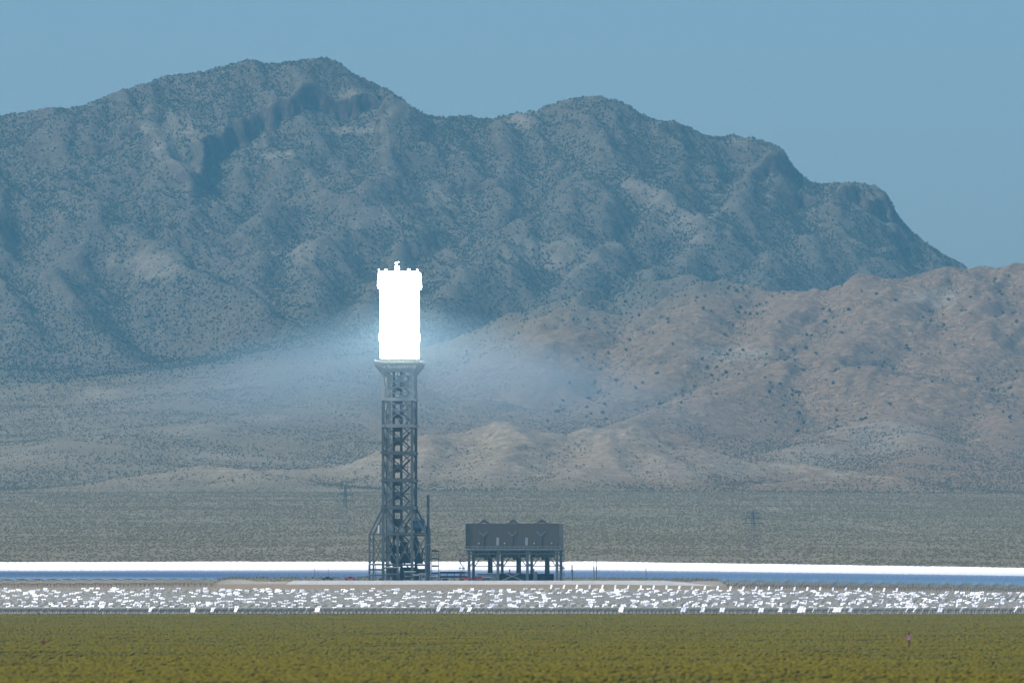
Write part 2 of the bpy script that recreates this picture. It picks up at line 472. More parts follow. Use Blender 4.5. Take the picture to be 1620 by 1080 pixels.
# ------------------------------------------------------------------ scattered vegetation (nobody could count it)
def leaf_material(name, cols, rough=0.9):
    m, nt, out = new_mat(name)
    b = N(nt, 'ShaderNodeBsdfPrincipled', Roughness=rough)
    b.inputs['Specular IOR Level'].default_value = 0.1
    oi = N(nt, 'ShaderNodeObjectInfo')
    c1 = ramp(nt, oi.outputs['Random'], [(i / max(1, len(cols) - 1), c) for i, c in enumerate(cols)])
    n = noise(nt, 2.2, 3, 0.6)
    c2 = mix(nt, 1.0, c1, ramp(nt, n, [(0.3, (0.7, 0.7, 0.7)), (0.7, (1.25, 1.25, 1.2))]), 'MULTIPLY')
    nt.links.new(c2, b.inputs['Base Color'])
    nt.links.new(b.outputs[0], out.inputs[0])
    return m

def scatter(name, pts, scl, material, squash, rough_amp, label, sub=2):
    me = bpy.data.meshes.new(name)
    me.vertices.add(len(pts)); me.vertices.foreach_set('co', np.ascontiguousarray(pts, dtype=np.float32).ravel())
    a = me.attributes.new('scl', 'FLOAT', 'POINT')
    a.data.foreach_set('value', np.ascontiguousarray(scl, dtype=np.float32))
    me.materials.append(material)
    o = link(name, me)
    nt = bpy.data.node_groups.new(name + '_nodes', 'GeometryNodeTree')
    nt.interface.new_socket('Geometry', in_out='INPUT', socket_type='NodeSocketGeometry')
    nt.interface.new_socket('Geometry', in_out='OUTPUT', socket_type='NodeSocketGeometry')
    gi, go = nt.nodes.new('NodeGroupInput'), nt.nodes.new('NodeGroupOutput')
    ico = nt.nodes.new('GeometryNodeMeshIcoSphere'); ico.inputs['Subdivisions'].default_value = sub
    sp = nt.nodes.new('GeometryNodeSetPosition')
    nz = nt.nodes.new('ShaderNodeTexNoise'); nz.inputs['Scale'].default_value = 1.9; nz.inputs['Detail'].default_value = 2
    sub_ = nt.nodes.new('ShaderNodeVectorMath'); sub_.operation = 'SUBTRACT'; sub_.inputs[1].default_value = (0.5, 0.5, 0.35)
    mul = nt.nodes.new('ShaderNodeVectorMath'); mul.operation = 'SCALE'; mul.inputs['Scale'].default_value = rough_amp
    nt.links.new(nz.outputs['Color'], sub_.inputs[0]); nt.links.new(sub_.outputs[0], mul.inputs[0])
    nt.links.new(ico.outputs[0], sp.inputs['Geometry']); nt.links.new(mul.outputs[0], sp.inputs['Offset'])
    tr = nt.nodes.new('GeometryNodeTransform')
    tr.inputs['Scale'].default_value = (1, 1, squash); tr.inputs['Translation'].default_value = (0, 0, squash * 0.55)
    nt.links.new(sp.outputs[0], tr.inputs['Geometry'])
    sm = nt.nodes.new('GeometryNodeSetMaterial'); sm.inputs['Material'].default_value = material
    nt.links.new(tr.outputs[0], sm.inputs['Geometry'])
    iop = nt.nodes.new('GeometryNodeInstanceOnPoints')
    m2p = nt.nodes.new('GeometryNodeMeshToPoints')
    nt.links.new(gi.outputs[0], m2p.inputs[0])
    nt.links.new(m2p.outputs[0], iop.inputs['Points']); nt.links.new(sm.outputs[0], iop.inputs['Instance'])
    na = nt.nodes.new('GeometryNodeInputNamedAttribute'); na.data_type = 'FLOAT'; na.inputs['Name'].default_value = 'scl'
    nt.links.new(na.outputs['Attribute'], iop.inputs['Scale'])
    rv = nt.nodes.new('FunctionNodeRandomValue'); rv.data_type = 'FLOAT_VECTOR'
    rv.inputs[0].default_value = (-0.2, -0.2, 0); rv.inputs[1].default_value = (0.2, 0.2, 6.28)
    nt.links.new(rv.outputs[0], iop.inputs['Rotation'])
    nt.links.new(iop.outputs[0], go.inputs[0])
    md = o.modifiers.new('scatter', 'NODES'); md.node_group = nt
    return tag(o, label, kind='stuff')

HALF = 870.0 / F
def wedge(n, y0, y1, power=1.0):
    y = y0 + (y1 - y0) * rng.random(n) ** power
    # area-true: keep with probability proportional to the width
    keep = rng.random(n) < y / y1
    y = y[keep]
    x = rng.uniform(-HALF, HALF, len(y)) * y
    return x, y

# foreground brush
x, y = wedge(450000, 960, 3345)
dn = fbm(x, y, 60, 4, 1)
keep = rng.random(len(x)) < np.clip(0.75 + 0.5 * dn, 0.15, 1)
x, y = x[keep], y[keep]
s = rng.uniform(0.16, 0.42, len(x)) * (1 + 0.35 * rng.random(len(x)) ** 6)
which = fbm(x, y, 45, 3, 5) + rng.normal(0, 0.25, len(x))
z = H(x, y)
M_B1 = leaf_material('yellow_brush', [(0.14, 0.115, 0.006), (0.165, 0.133, 0.006), (0.18, 0.138, 0.004), (0.135, 0.115, 0.008)])
M_B2 = leaf_material('grey_green_brush', [(0.122, 0.104, 0.012), (0.145, 0.122, 0.02), (0.112, 0.10, 0.012)])
P = np.stack([x, y, z], -1)
g = which < 0.28
scatter('yellow_brush', P[g], s[g], M_B1, 0.5, 0.9, 'low olive and yellow brush covering the foreground plain')
scatter('grey_brush', P[~g], s[~g] * 1.05, M_B2, 0.5, 0.9, 'dull grey green brush tufts scattered among the yellow brush')
# scrub on the plain behind the mirrors
x, y = wedge(190000, 4730, 9300)
z, rel_ = H(x, y, True)
keep = rng.random(len(x)) < np.clip(0.5 + 0.4 * fbm(x, y, 160, 4, 3) - 0.3 * sstep(8300, 8900, y), 0.05, 1) * (1 - 0.75 * pale_hills(y, rel_))
for pts, wd in TRACKS[:3]:
    best = np.full_like(x, 1e9)
    for a, c in zip(pts[:-1], pts[1:]):
        best = np.minimum(best, seg_dist(x, y, a, c)[0])
    keep &= (best > wd * 0.6) | (rng.random(len(x)) < 0.6)
x, y, z = x[keep], y[keep], z[keep]
M_SC = leaf_material('creosote_scrub', [(0.185, 0.153, 0.08), (0.21, 0.174, 0.092), (0.235, 0.195, 0.106)])
scatter('creosote_scrub', np.stack([x, y, z], -1), rng.uniform(0.35, 0.75, len(x)), M_SC, 0.7, 0.8, 'fine grey green creosote scrub on the plain behind the mirrors', sub=1)
# hills: sparse shrubs
x, y = wedge(140000, 8300, 11950)
z, rel_ = H(x, y, True)
e = 30.0
conc = (H(x + e, y) + H(x - e, y) - 2 * z) / e
hi, red = zone(x, y, z)
px = x / y * F + 810
dens = 0.5 + 1.6 * conc + 0.7 * fbm(x, y, 200, 4, 2) + 0.15 * (1 - red) 
keep = rng.random(len(x)) < np.clip(dens, 0.04, 1) * (1 - hi) * (1 - 0.7 * pale_hills(y, rel_))
x, y, z = x[keep], y[keep], z[keep]
M_HS = leaf_material('hill_shrub', [(0.09, 0.082, 0.045), (0.12, 0.104, 0.06), (0.155, 0.13, 0.078)])
scatter('hill_shrubs', np.stack([x, y, z], -1), rng.uniform(0.45, 1.05, len(x)), M_HS, 0.75, 0.8, 'small shrubs dotted over the tan foothills', sub=1)
# pinyon and juniper woodland on the high range
x, y = wedge(500000, 11100, 13080, 0.85)
z = H(x, y)
e = 22.0
conc = (H(x + e, y) + H(x - e, y) - 2 * z) / e
hi, red = zone(x, y, z)
slp = np.abs(H(x, y + 3) - H(x, y - 3)) / 6
dens = 0.54 - 0.42 * bare(x, y, z) + 0.6 * conc * sstep(11900, 12200, y) + 0.32 * fbm(x, y, 170, 5, 4) + 0.15 * sstep(560, 760, z)
keep = (rng.random(len(x)) < np.clip(dens, 0.06, 1) * hi * (0.22 + 0.78 * sstep(11650, 12250, y))) & (slp < 1.25)
x, y, z = x[keep], y[keep], z[keep]
M_PJ = leaf_material('juniper_foliage', [(0.045, 0.052, 0.026), (0.06, 0.064, 0.034), (0.078, 0.076, 0.042), (0.054, 0.058, 0.034)])
scatter('juniper_woodland', np.stack([x, y, z], -1), 0.5 + 1.0 * rng.random(len(x)) ** 2.4, M_PJ, 1.05, 0.9, 'dark juniper woodland speckling the high mountain slopes')

# ------------------------------------------------------------------ single junipers on the reddish hillside
def crown_mesh(seed):
    r = random.Random(seed)
    bm = bmesh.new()
    for k in range(7):
        a = r.uniform(0, 6.28); q = r.uniform(0.1, 0.62)
        c = Vector((q * math.cos(a), q * math.sin(a), r.uniform(0.55, 1.35)))
        ret = bmesh.ops.create_icosphere(bm, subdivisions=1, radius=r.uniform(0.42, 0.66))
        for v in ret['verts']:
            v.co = Vector((v.co.x * r.uniform(.8, 1.25), v.co.y * r.uniform(.8, 1.25), v.co.z * r.uniform(.7, 1.1))) + c
    me = bpy.data.meshes.new('juniper_crown'); bm.to_mesh(me); bm.free()
    me.materials.append(M_PJ)
    return me
def trunk_mesh():
    bm = bmesh.new()
    bmesh.ops.create_cone(bm, segments=6, radius1=0.13, radius2=0.07, depth=0.8, cap_ends=True)
    bmesh.ops.translate(bm, verts=bm.verts, vec=(0, 0, 0.35))
    me = bpy.data.meshes.new('juniper_trunk'); bm.to_mesh(me); bm.free()
    me.materials.append(painted('bark', (0.14, 0.10, 0.07)))
    return me
crowns = [crown_mesh(i) for i in range(5)]; trunk = trunk_mesh()
cx, cyy = wedge(30000, 10150, 11480)
cz = H(cx, cyy)
e = 30.0
conc = (H(cx + e, cyy) + H(cx - e, cyy) - 2 * cz) / e
cpx = cx / cyy * F + 810; cpy = HOR - cz / cyy * F
dens = np.clip(0.012 + 0.12 * np.clip(conc, 0, 1) + 0.05 * np.clip(fbm(cx, cyy, 190, 3, 7), 0, 1), 0, 1)
ok = (rng.random(len(cx)) < dens * 4.4) & (cpx > 850) & (cpx < 1640) & (cpy < 690)
sel = np.nonzero(ok)[0][:300]
sel = sel[np.argsort(cpx[sel])]
for q_, i in enumerate(sel):
    t = empty('juniper_tree', (cx[i], cyy[i], cz[i] - 0.2), rng.uniform(0, 6.28))
    k = rng.uniform(1.5, 2.9); t.scale = (k, k, k * rng.uniform(0.8, 1.05))
    tag(t, 'dark lone juniper on the reddish hillside, %s from the left' % nth(q_ + 1), 'tree', 'junipers on the reddish hillside')
    link('crown', crowns[int(i) % 5], t); link('trunk', trunk, t)

# ------------------------------------------------------------------ metal and paint
M_STEEL = painted('dark_green_grey_steel', (0.105, 0.125, 0.125), 0.5, 0.15)
M_STEEL2 = painted('light_grey_steel', (0.30, 0.33, 0.33), 0.5, 0.2)
M_DARK = painted('near_black_steel', (0.045, 0.052, 0.058), 0.6)
M_CLAD = painted('grey_cladding', (0.088, 0.08, 0.064), 0.6, 0.0, 0.08, 0.25)
M_WHITE = painted('white_paint', (0.72, 0.72, 0.70), 0.5, 0, 0.08)
M_CREAM = painted('cream_paint', (0.68, 0.63, 0.50), 0.5, 0, 0.08)
M_BLUE = painted('blue_tank_paint', (0.10, 0.17, 0.26), 0.5)
M_RED = painted('red_paint', (0.42, 0.05, 0.045), 0.45, 0, 0.1)
M_PINK = painted('faded_pink_paint', (0.75, 0.30, 0.30), 0.6, 0, 0.1)
M_RUST = painted('rust_brown_paint', (0.26, 0.10, 0.06), 0.7)
M_CONC = painted('pale_concrete', (0.50, 0.475, 0.43), 0.9, 0, 0.1, 0.15)
M_GLASS = painted('dark_glass', (0.03, 0.035, 0.04), 0.1, 0, 0.1, dirt_amt=0.05)
M_TYRE = painted('black_rubber', (0.03, 0.03, 0.03), 0.9)
M_TAN = painted('mirror_back_grey', (0.78, 0.73, 0.63), 0.7, 0, 0.12, 0.6)
M_PYLON = painted('galvanised_steel', (0.16, 0.18, 0.20), 0.6, 0.2)

def mirror_mat():
    m, nt, out = new_mat('mirror_glass')
    b = N(nt, 'ShaderNodeBsdfPrincipled', Roughness=0.015, Metallic=1.0)
    n = noise(nt, 0.4, 3)
    nt.links.new(ramp(nt, n, [(0.3, (0.90, 0.875, 0.80)), (0.7, (0.94, 0.915, 0.85))]), b.inputs['Base Color'])
    nt.links.new(b.outputs[0], out.inputs[0])
    return m
M_MIRROR = mirror_mat()

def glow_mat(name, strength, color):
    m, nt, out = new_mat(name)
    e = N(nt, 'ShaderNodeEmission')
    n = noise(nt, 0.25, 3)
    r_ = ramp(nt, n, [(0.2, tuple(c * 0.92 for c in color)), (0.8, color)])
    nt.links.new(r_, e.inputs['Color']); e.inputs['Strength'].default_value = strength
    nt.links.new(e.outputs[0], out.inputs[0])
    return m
M_PALE = painted('pale_beam_lit_steel', (0.46, 0.49, 0.43), 0.5, 0, 0.12, 0.5)  # tower top steel, stray beam light put into its pale colour
M_GLOW = glow_mat('boiler_and_lit_gear_glow', 24.0, (1.0, 0.98, 0.93))  # also on cap and rooftop gear, emission standing in for mirror light

# shared unit meshes; objects scale them
def unit_box(mat, bev=0.0):
    bm = bmesh.new(); bmesh.ops.create_cube(bm, size=1.0)
    me = bpy.data.meshes.new('unit_box'); bm.to_mesh(me); bm.free(); me.materials.append(mat); return me
def unit_tube(mat, seg=12):
    bm = bmesh.new(); bmesh.ops.create_cone(bm, segments=seg, radius1=.5, radius2=.5, depth=1, cap_ends=True)
    me = bpy.data.meshes.new('unit_tube'); bm.to_mesh(me); bm.free(); me.materials.append(mat)
    return me
_ub, _ut = {}, {}
def UB(m):
    if m.name not in _ub: _ub[m.name] = unit_box(m)
    return _ub[m.name]
def UT(m):
    if m.name not in _ut: _ut[m.name] = unit_tube(m)
    return _ut[m.name]
def beam(name, a, b, w, m, parent, h=None, tube=False):
    a, b = Vector(a), Vector(b); d = b - a
    o = link(name, UT(m) if tube else UB(m), parent)
    o.location = (a + b) / 2
    o.rotation_euler = d.to_track_quat('Z', 'Y').to_euler() if abs(d.normalized().z) < 0.999 else (0, 0, 0)
    o.scale = (w, h or w, d.length)
    return o
def box(name, c, s, m, parent, rz=0.0):
    o = link(name, UB(m), parent); o.location = c; o.scale = s; o.rotation_euler = (0, 0, rz); return o
def joined(name, items, parent=None, mats=None):
    """items: ('b', centre, size, material index) | ('s', a, b, width, mi) | ('t', a, b, r, mi)"""
    bm = bmesh.new()
    for it in items:
        mi = it[-1]
        if it[0] == 'b':
            r = bmesh.ops.create_cube(bm, size=1.0, matrix=Matrix.Translation(it[1]) @ Matrix.Diagonal((*it[2], 1)))
        else:
            a, b = Vector(it[1]), Vector(it[2]); d = b - a
            q = d.to_track_quat('Z', 'Y').to_matrix().to_4x4()
            M_ = Matrix.Translation((a + b) / 2) @ q
            if it[0] == 's':
                r = bmesh.ops.create_cube(bm, size=1.0, matrix=M_ @ Matrix.Diagonal((it[3], it[3], d.length, 1)))
            else:
                r = bmesh.ops.create_cone(bm, segments=12, radius1=it[3], radius2=it[3], depth=d.length, cap_ends=True, matrix=M_)
        for f in {f for v in r['verts'] for f in v.link_faces}: f.material_index = mi
    me = bpy.data.meshes.new(name); bm.to_mesh(me); bm.free()
    for m in mats: me.materials.append(m)
    return link(name, me, parent)

S = 4000.0 / F        # metres per photo pixel at the tower
def TX(px, d=4000.0): return (px - 810) / F * d
def TZ(py): return (919.0 - py) * S

# ------------------------------------------------------------------ power block ground
def pad():
    bm = bmesh.new()
    x0, x1, y0, y1 = TX(468), TX(1048), 3955, 4085
    zt = PAD_Z; zb = PAD_Z - 2.6
    lo = [(x0 - 5, y0 - 7, zb), (x1 + 25, y0 - 7, zb), (x1 + 25, y1 + 3, zb), (x0 - 5, y1 + 3, zb)]
    up = [(x0, y0, zt), (x1, y0, zt - .0), (x1, y1, zt), (x0, y1, zt)]
    A = [bm.verts.new(p) for p in lo]; B = [bm.verts.new(p) for p in up]
    bm.faces.new(B)
    for i in range(4): bm.faces.new((A[i], A[(i + 1) % 4], B[(i + 1) % 4], B[i]))
    me = bpy.data.meshes.new('power_block_pad'); bm.to_mesh(me); bm.free(); me.materials.append(M_CONC)
    tag(link('power_block_pavement', me), 'pale raised gravel pad under the tower and condenser', kind='structure')
pad()

# ------------------------------------------------------------------ solar tower
ROT = R(-7)
tw = empty('solar_tower', (TOWER[0], TOWER[1], PAD_Z), ROT)
tag(tw, 'tall dark steel lattice tower carrying a blinding white glowing boiler box', 'tower')
a = 6.5
lv = [TZ(803), TZ(760), TZ(717), TZ(674), TZ(632), TZ(586)]
corners = [(-a, -a), (a, -a), (a, a), (-a, a)]
for c in corners:
    beam('leg', (c[0], c[1], 0), (c[0], c[1], lv[-2]), 1.15, M_STEEL, tw)
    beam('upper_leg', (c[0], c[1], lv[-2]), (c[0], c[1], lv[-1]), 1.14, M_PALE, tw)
for k, z0 in enumerate(lv):
    MS = M_PALE if k >= 4 else M_STEEL2 if k == 3 else M_STEEL  # upper levels coloured paler to imitate stray beam light
    for i in range(4):
        p, q = corners[i], corners[(i + 1) % 4]
        g = 0.93 if i % 2 == 0 else 0.9
        beam('girder', (p[0] * g if p[0] != q[0] else p[0], p[1] * g if p[1] != q[1] else p[1], z0), (q[0] * g if p[0] != q[0] else q[0], q[1] * g if p[1] != q[1] else q[1], z0), 0.8, MS, tw, 1.5)
    # collars on the legs
    for c in corners: box('collar', (c[0], c[1], z0), (1.7, 1.7, 1.1), MS, tw)
    if k < len(lv) - 1:
        z1 = lv[k + 1]; zm = (z0 + z1) / 2
        for i in range(4):
            p, q = Vector((*corners[i], 0)), Vector((*corners[(i + 1) % 4], 0))
            mid = (p + q) / 2
            up = Vector((0, 0, 1))
            for e_, zz_ in ((p, z0 + .6), (p, z1 - .6), (q, z0 + .6), (q, z1 - .6)):
                beam('brace', e_ * 0.94 + mid * 0.06 + up * zz_, mid + up * zm, 0.42, MS, tw)
            box('gusset', (mid.x * 0.985, mid.y * 0.985, zm), (1.7 if i % 2 == 0 else .3, .3 if i % 2 == 0 else 1.7, 1.5), MS, tw)
            beam('strut', p * 0.9 + q * 0.1 + up * (zm + .05), q * 0.9 + p * 0.1 + up * (zm + .05), 0.2, MS, tw)
# lift shaft and stair inside the frame
for ex in (-2.6, 0.8):
    for ey in (-1.6, 1.6):
        beam('lift_rail', (ex, ey, 0), (ex, ey, lv[-1]), 0.65, M_DARK, tw)
zc = 2.0
while zc < lv[-1] - 3:
    box('lift_panel', (-0.9, 0, zc), (2.9, 2.6, 3.4), M_DARK, tw)
    zc += 6.02
    beam('stair_flight', (1.3, 1.0, zc - 5.5), (4.4, 1.0, zc - 2.6), 0.5, M_STEEL, tw)
    beam('stair_flight', (4.4, 2.2, zc - 2.6), (1.3, 2.2, zc + 0.3), 0.5, M_STEEL, tw)
for x_, z0, z1, rr, mm in [(-5.3, 0, 93, .32, M_STEEL2), (-4.6, 0, 93, .22, M_STEEL2), (5.0, 26, 93, .34, M_STEEL2), (5.6, 20, 90, .2, M_STEEL), (-3.9, 19, 62, .25, M_STEEL2), (-3.3, 19, 50, .2, M_STEEL2), (3.4, 45, 88, .15, M_STEEL2)]:
    beam('riser_pipe', (x_, 2.0, z0), (x_, 2.0, z1), rr * 2, mm, tw, tube=True)
# crowded upper bays
for z_, w_, h_ in [(TZ(595), 11.0, .35), (TZ(604), 10.0, .5), (TZ(613), 10.5, .4), (TZ(622), 9.0, .35), (TZ(640), 9.5, .3), (TZ(650), 8.0, .3)]:
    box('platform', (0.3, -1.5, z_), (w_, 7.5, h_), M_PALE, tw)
for x_, z_, sx_, sz_ in [(-3.6, TZ(600), 2.2, 2.4), (0.8, TZ(600), 2.6, 2.2), (3.9, TZ(608), 1.6, 3.2), (-4.2, TZ(620), 1.8, 2.6), (1.8, TZ(628), 3.0, 1.8), (4.3, TZ(622), 1.2, 2.6), (-4.4, TZ(646), 1.3, 5.0), (4.2, TZ(650), 1.1, 6.5)]:
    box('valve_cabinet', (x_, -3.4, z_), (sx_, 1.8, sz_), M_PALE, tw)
for x_, z_ in [(-1.8, TZ(618)), (1.6, TZ(642)), (3.9, TZ(664)), (-2.0, TZ(640)), (0.6, TZ(666))]:
    beam('drum', (x_ - .01, -2.6, z_ - .9), (x_ + .01, -2.6, z_ + .9), 1.6, M_STEEL2, tw, tube=True)
# deck under the receiver, flared brackets and rail
zd = TZ(579)
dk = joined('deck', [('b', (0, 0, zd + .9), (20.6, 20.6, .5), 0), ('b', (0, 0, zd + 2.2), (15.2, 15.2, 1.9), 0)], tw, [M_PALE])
for i in range(-4, 5, 2):
    for sgn in (-1, 1):
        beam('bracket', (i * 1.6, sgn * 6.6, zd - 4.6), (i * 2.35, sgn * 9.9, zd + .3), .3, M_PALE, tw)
        beam('bracket', (sgn * 6.6, i * 1.6, zd - 4.6), (sgn * 9.9, i * 2.35, zd + .3), .3, M_STEEL2, tw)
for sgn in (-1, 1):
    beam('handrail', (-10.2, sgn * 10.2, zd + 2.4), (10.2, sgn * 10.2, zd + 2.4), .16, M_STEEL2, tw)
    beam('handrail', (sgn * 10.2, -10.2, zd + 2.4), (sgn * 10.2, 10.2, zd + 2.4), .16, M_STEEL2, tw)
    for i in range(-5, 6):
        beam('rail_post', (i * 2.04, sgn * 10.2, zd + 1.2), (i * 2.04, sgn * 10.2, zd + 2.4), .12, M_STEEL2, tw)
beam('hanging_ladder', (8.6, -7.4, TZ(600)), (8.6, -7.4, zd), .5, M_STEEL2, tw)
# receiver: chamfered boiler body of tube panels, wider cap, rooftop gear that glows in place of falling mirror light
def chamfer_prism(levels, mat, name, parent):
    bm = bmesh.new(); rings = []
    for z_, h, c in levels:
        ring = [(-h + c, -h), (h - c, -h), (h, -h + c), (h, h - c), (h - c, h), (-h + c, h), (-h, h - c), (-h, -h + c)]
        rings.append([bm.verts.new((p[0], p[1], z_)) for p in ring])
    for r0, r1 in zip(rings[:-1], rings[1:]):
        for i in range(8): bm.faces.new((r0[i], r0[(i + 1) % 8], r1[(i + 1) % 8], r1[i]))
    bm.faces.new(rings[-1]); bm.faces.new(rings[0][::-1])
    bmesh.ops.recalc_face_normals(bm, faces=bm.faces)
    me = bpy.data.meshes.new(name); bm.to_mesh(me); bm.free(); me.materials.append(mat)
    return link(name, me, parent)
zr0, zr1, zr2 = TZ(566.5), TZ(455), TZ(431)
hw = 7.95
rec = chamfer_prism([(zr0, hw, 1.2), (TZ(540), hw, 1.2), (TZ(539.8), hw + .25, 1.2), (TZ(528), hw + .25, 1.2), (TZ(527.8), hw, 1.2), (zr1, hw, 1.2)], M_GLOW, 'receiver', tw)
chamfer_prism([(zr1 - .6, hw + .7, 1.4), (zr1 + .3, hw + 1.0, 1.4), (zr2 - 1.2, hw + .75, 1.4), (zr2, hw + .5, 1.4)], M_GLOW, 'shroud', rec)
for px_, w_, h_ in [(600, .5, 1.1), (611, 1.2, 1.1), (648, 1.2, 1.3), (661, .5, 1.2)]:
    beam('vent_stub', ((px_ - 631) * S, -4, zr2), ((px_ - 631) * S, -4, zr2 + h_), w_, M_GLOW, rec, tube=True)
beam('mast', (-1.0, -3, zr2), (-1.0, -3, zr2 + 4.3), .55, M_GLOW, rec)
box('hoist_head', (-.7, -3, zr2 + 1.4), (1.9, 1.5, 2.2), M_GLOW, rec)
beam('jib', (-1.6, -3, zr2 + 3.9), (.1, -3, zr2 + 4.5), .3, M_GLOW, rec)
# spread base
zb = TZ(845); zt = lv[0]
for sgn in (-1, 1):
    ox = sgn * 12.6
    for yy_ in (-a, a):
        beam('outer_leg', (ox, yy_, 0), (ox, yy_, zb), .8, M_STEEL, tw)
        beam('raker', (ox, yy_, zb), (sgn * a, yy_, zt), .8, M_STEEL, tw)
        beam('base_girder', (ox, yy_, zb), (sgn * a, yy_, zb), .6, M_STEEL, tw)
        beam('base_brace', (ox, yy_, 7.5), (sgn * a, yy_, zb - 1), .42, M_STEEL, tw)
        beam('base_brace', (sgn * a, yy_, 7.5), (ox, yy_, zb - 1), .42 if sgn > 0 else .3, M_STEEL, tw)
        beam('base_girder', (ox, yy_, 7.3), (sgn * a, yy_, 7.3), .45, M_STEEL, tw)
    beam('base_girder', (ox, -a, zb), (ox, a, zb), .6, M_STEEL, tw)
for yy_ in (-a, a):
    for sgn in (-1, 1):
        beam('vee_brace', (sgn * a, yy_, zt - .5), (0, yy_, zb + 1), .75, M_STEEL, tw)
        beam('base_brace', (sgn * a, yy_, zb - .5), (0, yy_, 7.6), .55, M_STEEL, tw)
        beam('base_brace', (0, yy_, zb - .5), (sgn * a, yy_, 7.6), .4, M_STEEL, tw)
        beam('base_girder', (0, yy_, 7.3), (sgn * (a - .6), yy_, 7.3), .6, M_STEEL, tw)
    beam('centre_column', (0, yy_, 0), (0, yy_, zb + .6), .95, M_STEEL, tw)
    beam('base_girder', (-a + .6, yy_, zb), (a - .6, yy_, zb), .9, M_STEEL, tw)
joined('equipment_floor', [('b', (6.2, 0, zb - .1), (13.2, 11, 1.4), 0), ('b', (-6.5, 0, zb - .1), (12, 11, .35), 0)], tw, [M_DARK])
beam('water_tank', (6.4, -3.2, zb + 4.2), (11.6, -3.2, zb + 4.2), 5.0, M_BLUE, tw, tube=True)
beam('small_tank', (-8.6, -3, zb + .2), (-8.6, -3, zb + 4), 1.5, M_WHITE, tw, tube=True)
for x_, w_, h_ in [(1.6, 1.6, 2.2), (3.6, 1.2, 3.0), (-3.5, 2.6, 2.2), (9.5, 1.5, 1.0)]:
    box('pump_unit', (x_, -4.5, zb + .7 + h_ / 2), (w_, 1.6, h_), M_STEEL2 if x_ < 3 else M_DARK, tw)
for z_ in (7.0, 12.5):
    box('machinery_floor', (2.5, 1, z_), (17, 9, .4), M_DARK, tw)
for x_, z_, w_, h_ in [(3.2, 10, 3.4, 4.2), (-2.6, 9.6, 2.6, 3.6), (8.5, 10, 3.2, 4.5), (2.0, 15.4, 3, 4.2), (7.0, 15.6, 2.6, 4.4), (-3.6, 14.6, 1.8, 3), (4.5, 3.4, 6.5, 5.6), (-3.4, 3.0, 4.2, 5), (9.6, 3, 3.6, 5)]:
    box('machinery_block', (x_, 1.5, z_), (w_, 4, h_), M_DARK, tw)

# exhaust stack beside the tower
st = empty('exhaust_stack', (TX(677.5), 3996, PAD_Z))
tag(st, 'slim grey exhaust stack standing just right of the lattice tower', 'chimney')
beam('lower_barrel', (0, 0, 0), (0, 0, TZ(838)), 2.2, M_STEEL, st, tube=True)
beam('upper_barrel', (0, 0, TZ(838)), (0, 0, TZ(783)), 1.25, M_STEEL, st, tube=True)
joined('transition_cone', [('t', (0, 0, TZ(839)), (0, 0, TZ(835)), .85, 0)], st, [M_STEEL])
for z_ in (8, 16, 30): beam('ring', (0, 0, z_), (0, 0, z_ + .4), 2.5 if z_ < 22 else 1.6, M_STEEL2, st, tube=True)

# ------------------------------------------------------------------ air cooled condenser
AC = empty('air_cooled_condenser', (TX(814), 4003, PAD_Z), ROT)
tag(AC, 'long grey boxed air cooled condenser raised on steel columns', 'condenser')
Wd, Dp = 41.6, 17.0
zb0, zb1 = TZ(868), TZ(828)
npan = 18
for i in range(npan):
    w_ = Wd / npan
    for sgn in (-1, 1):
        box('cladding_panel', (-Wd / 2 + (i + .5) * w_, sgn * Dp / 2, (zb0 + zb1) / 2), (w_ - .06, .25, zb1 - zb0), M_CLAD, AC)
for i in range(7):
    w_ = Dp / 7
    for sgn in (-1, 1):
        box('cladding_panel', (sgn * Wd / 2, -Dp / 2 + .13 + (i + .5) * (w_ - .04), (zb0 + zb1) / 2), (.25, w_ - .1, zb1 - zb0 - .05), M_CLAD, AC)
box('plenum_floor', (0, 0, zb0 + .6), (Wd - .4, Dp - .4, .6), M_DARK, AC)
for k in range(3):      # A-shaped tube bundles in the three bays and the lifting frames on the ridge
    xc = (k - 1) * 12.9
    t_ = joined('tube_bundle', [('s', (xc - 5.6, 0, zb0 + 1), (xc - .4, 0, zb1 - 1.2), 1.2, 0), ('s', (xc + 5.6, 0, zb0 + 1), (xc + .4, 0, zb1 - 1.2), 1.2, 0)], AC, [M_DARK])
    hf = empty('lifting_frame', (xc + .2, -6.6, zb1), 0); hf.parent = AC; hf.scale = (1.1, 1.1, 1.1)
    for sx_ in (-1, 1): beam('rafter', (sx_ * 1.9, 0, -.1), (sx_ * .15, 0, 1.5), .5, M_STEEL, hf)
    beam('tie', (-1.3, 0, .45), (1.3, 0, .45), .35, M_STEEL, hf)
    box('motor', (.2, 0, .8), (1.3, 1.1, .8), M_STEEL, hf)
    beam('hook_arm', (-.2, 0, 1.4), (.6, 0, 1.65), .3, M_STEEL, hf)
    # wall mounted Y davit
    dv = empty('davit', (xc, -Dp / 2 - .3, zb0), 0); dv.parent = AC
    beam('post', (0, 0, 1.0), (0, 0, 5.7), .28, M_STEEL, dv)
    for sx_ in (-1, 1): beam('arm', (0, 0, 5.7), (sx_ * 2.0, 0, 7.8), .2, M_STEEL2, dv)
for px_ in (791, 837):
    box('door', ((px_ - 814) * S, -Dp / 2 - .2, TZ(856.5)), (1.25, .16, 3.5), M_STEEL2, AC)
for px_ in (761, 802, 849, 877):
    box('flood_lamp', ((px_ - 814) * S, -Dp / 2 - .35, TZ(859.5)), (.5, .4, .5), M_WHITE, AC)
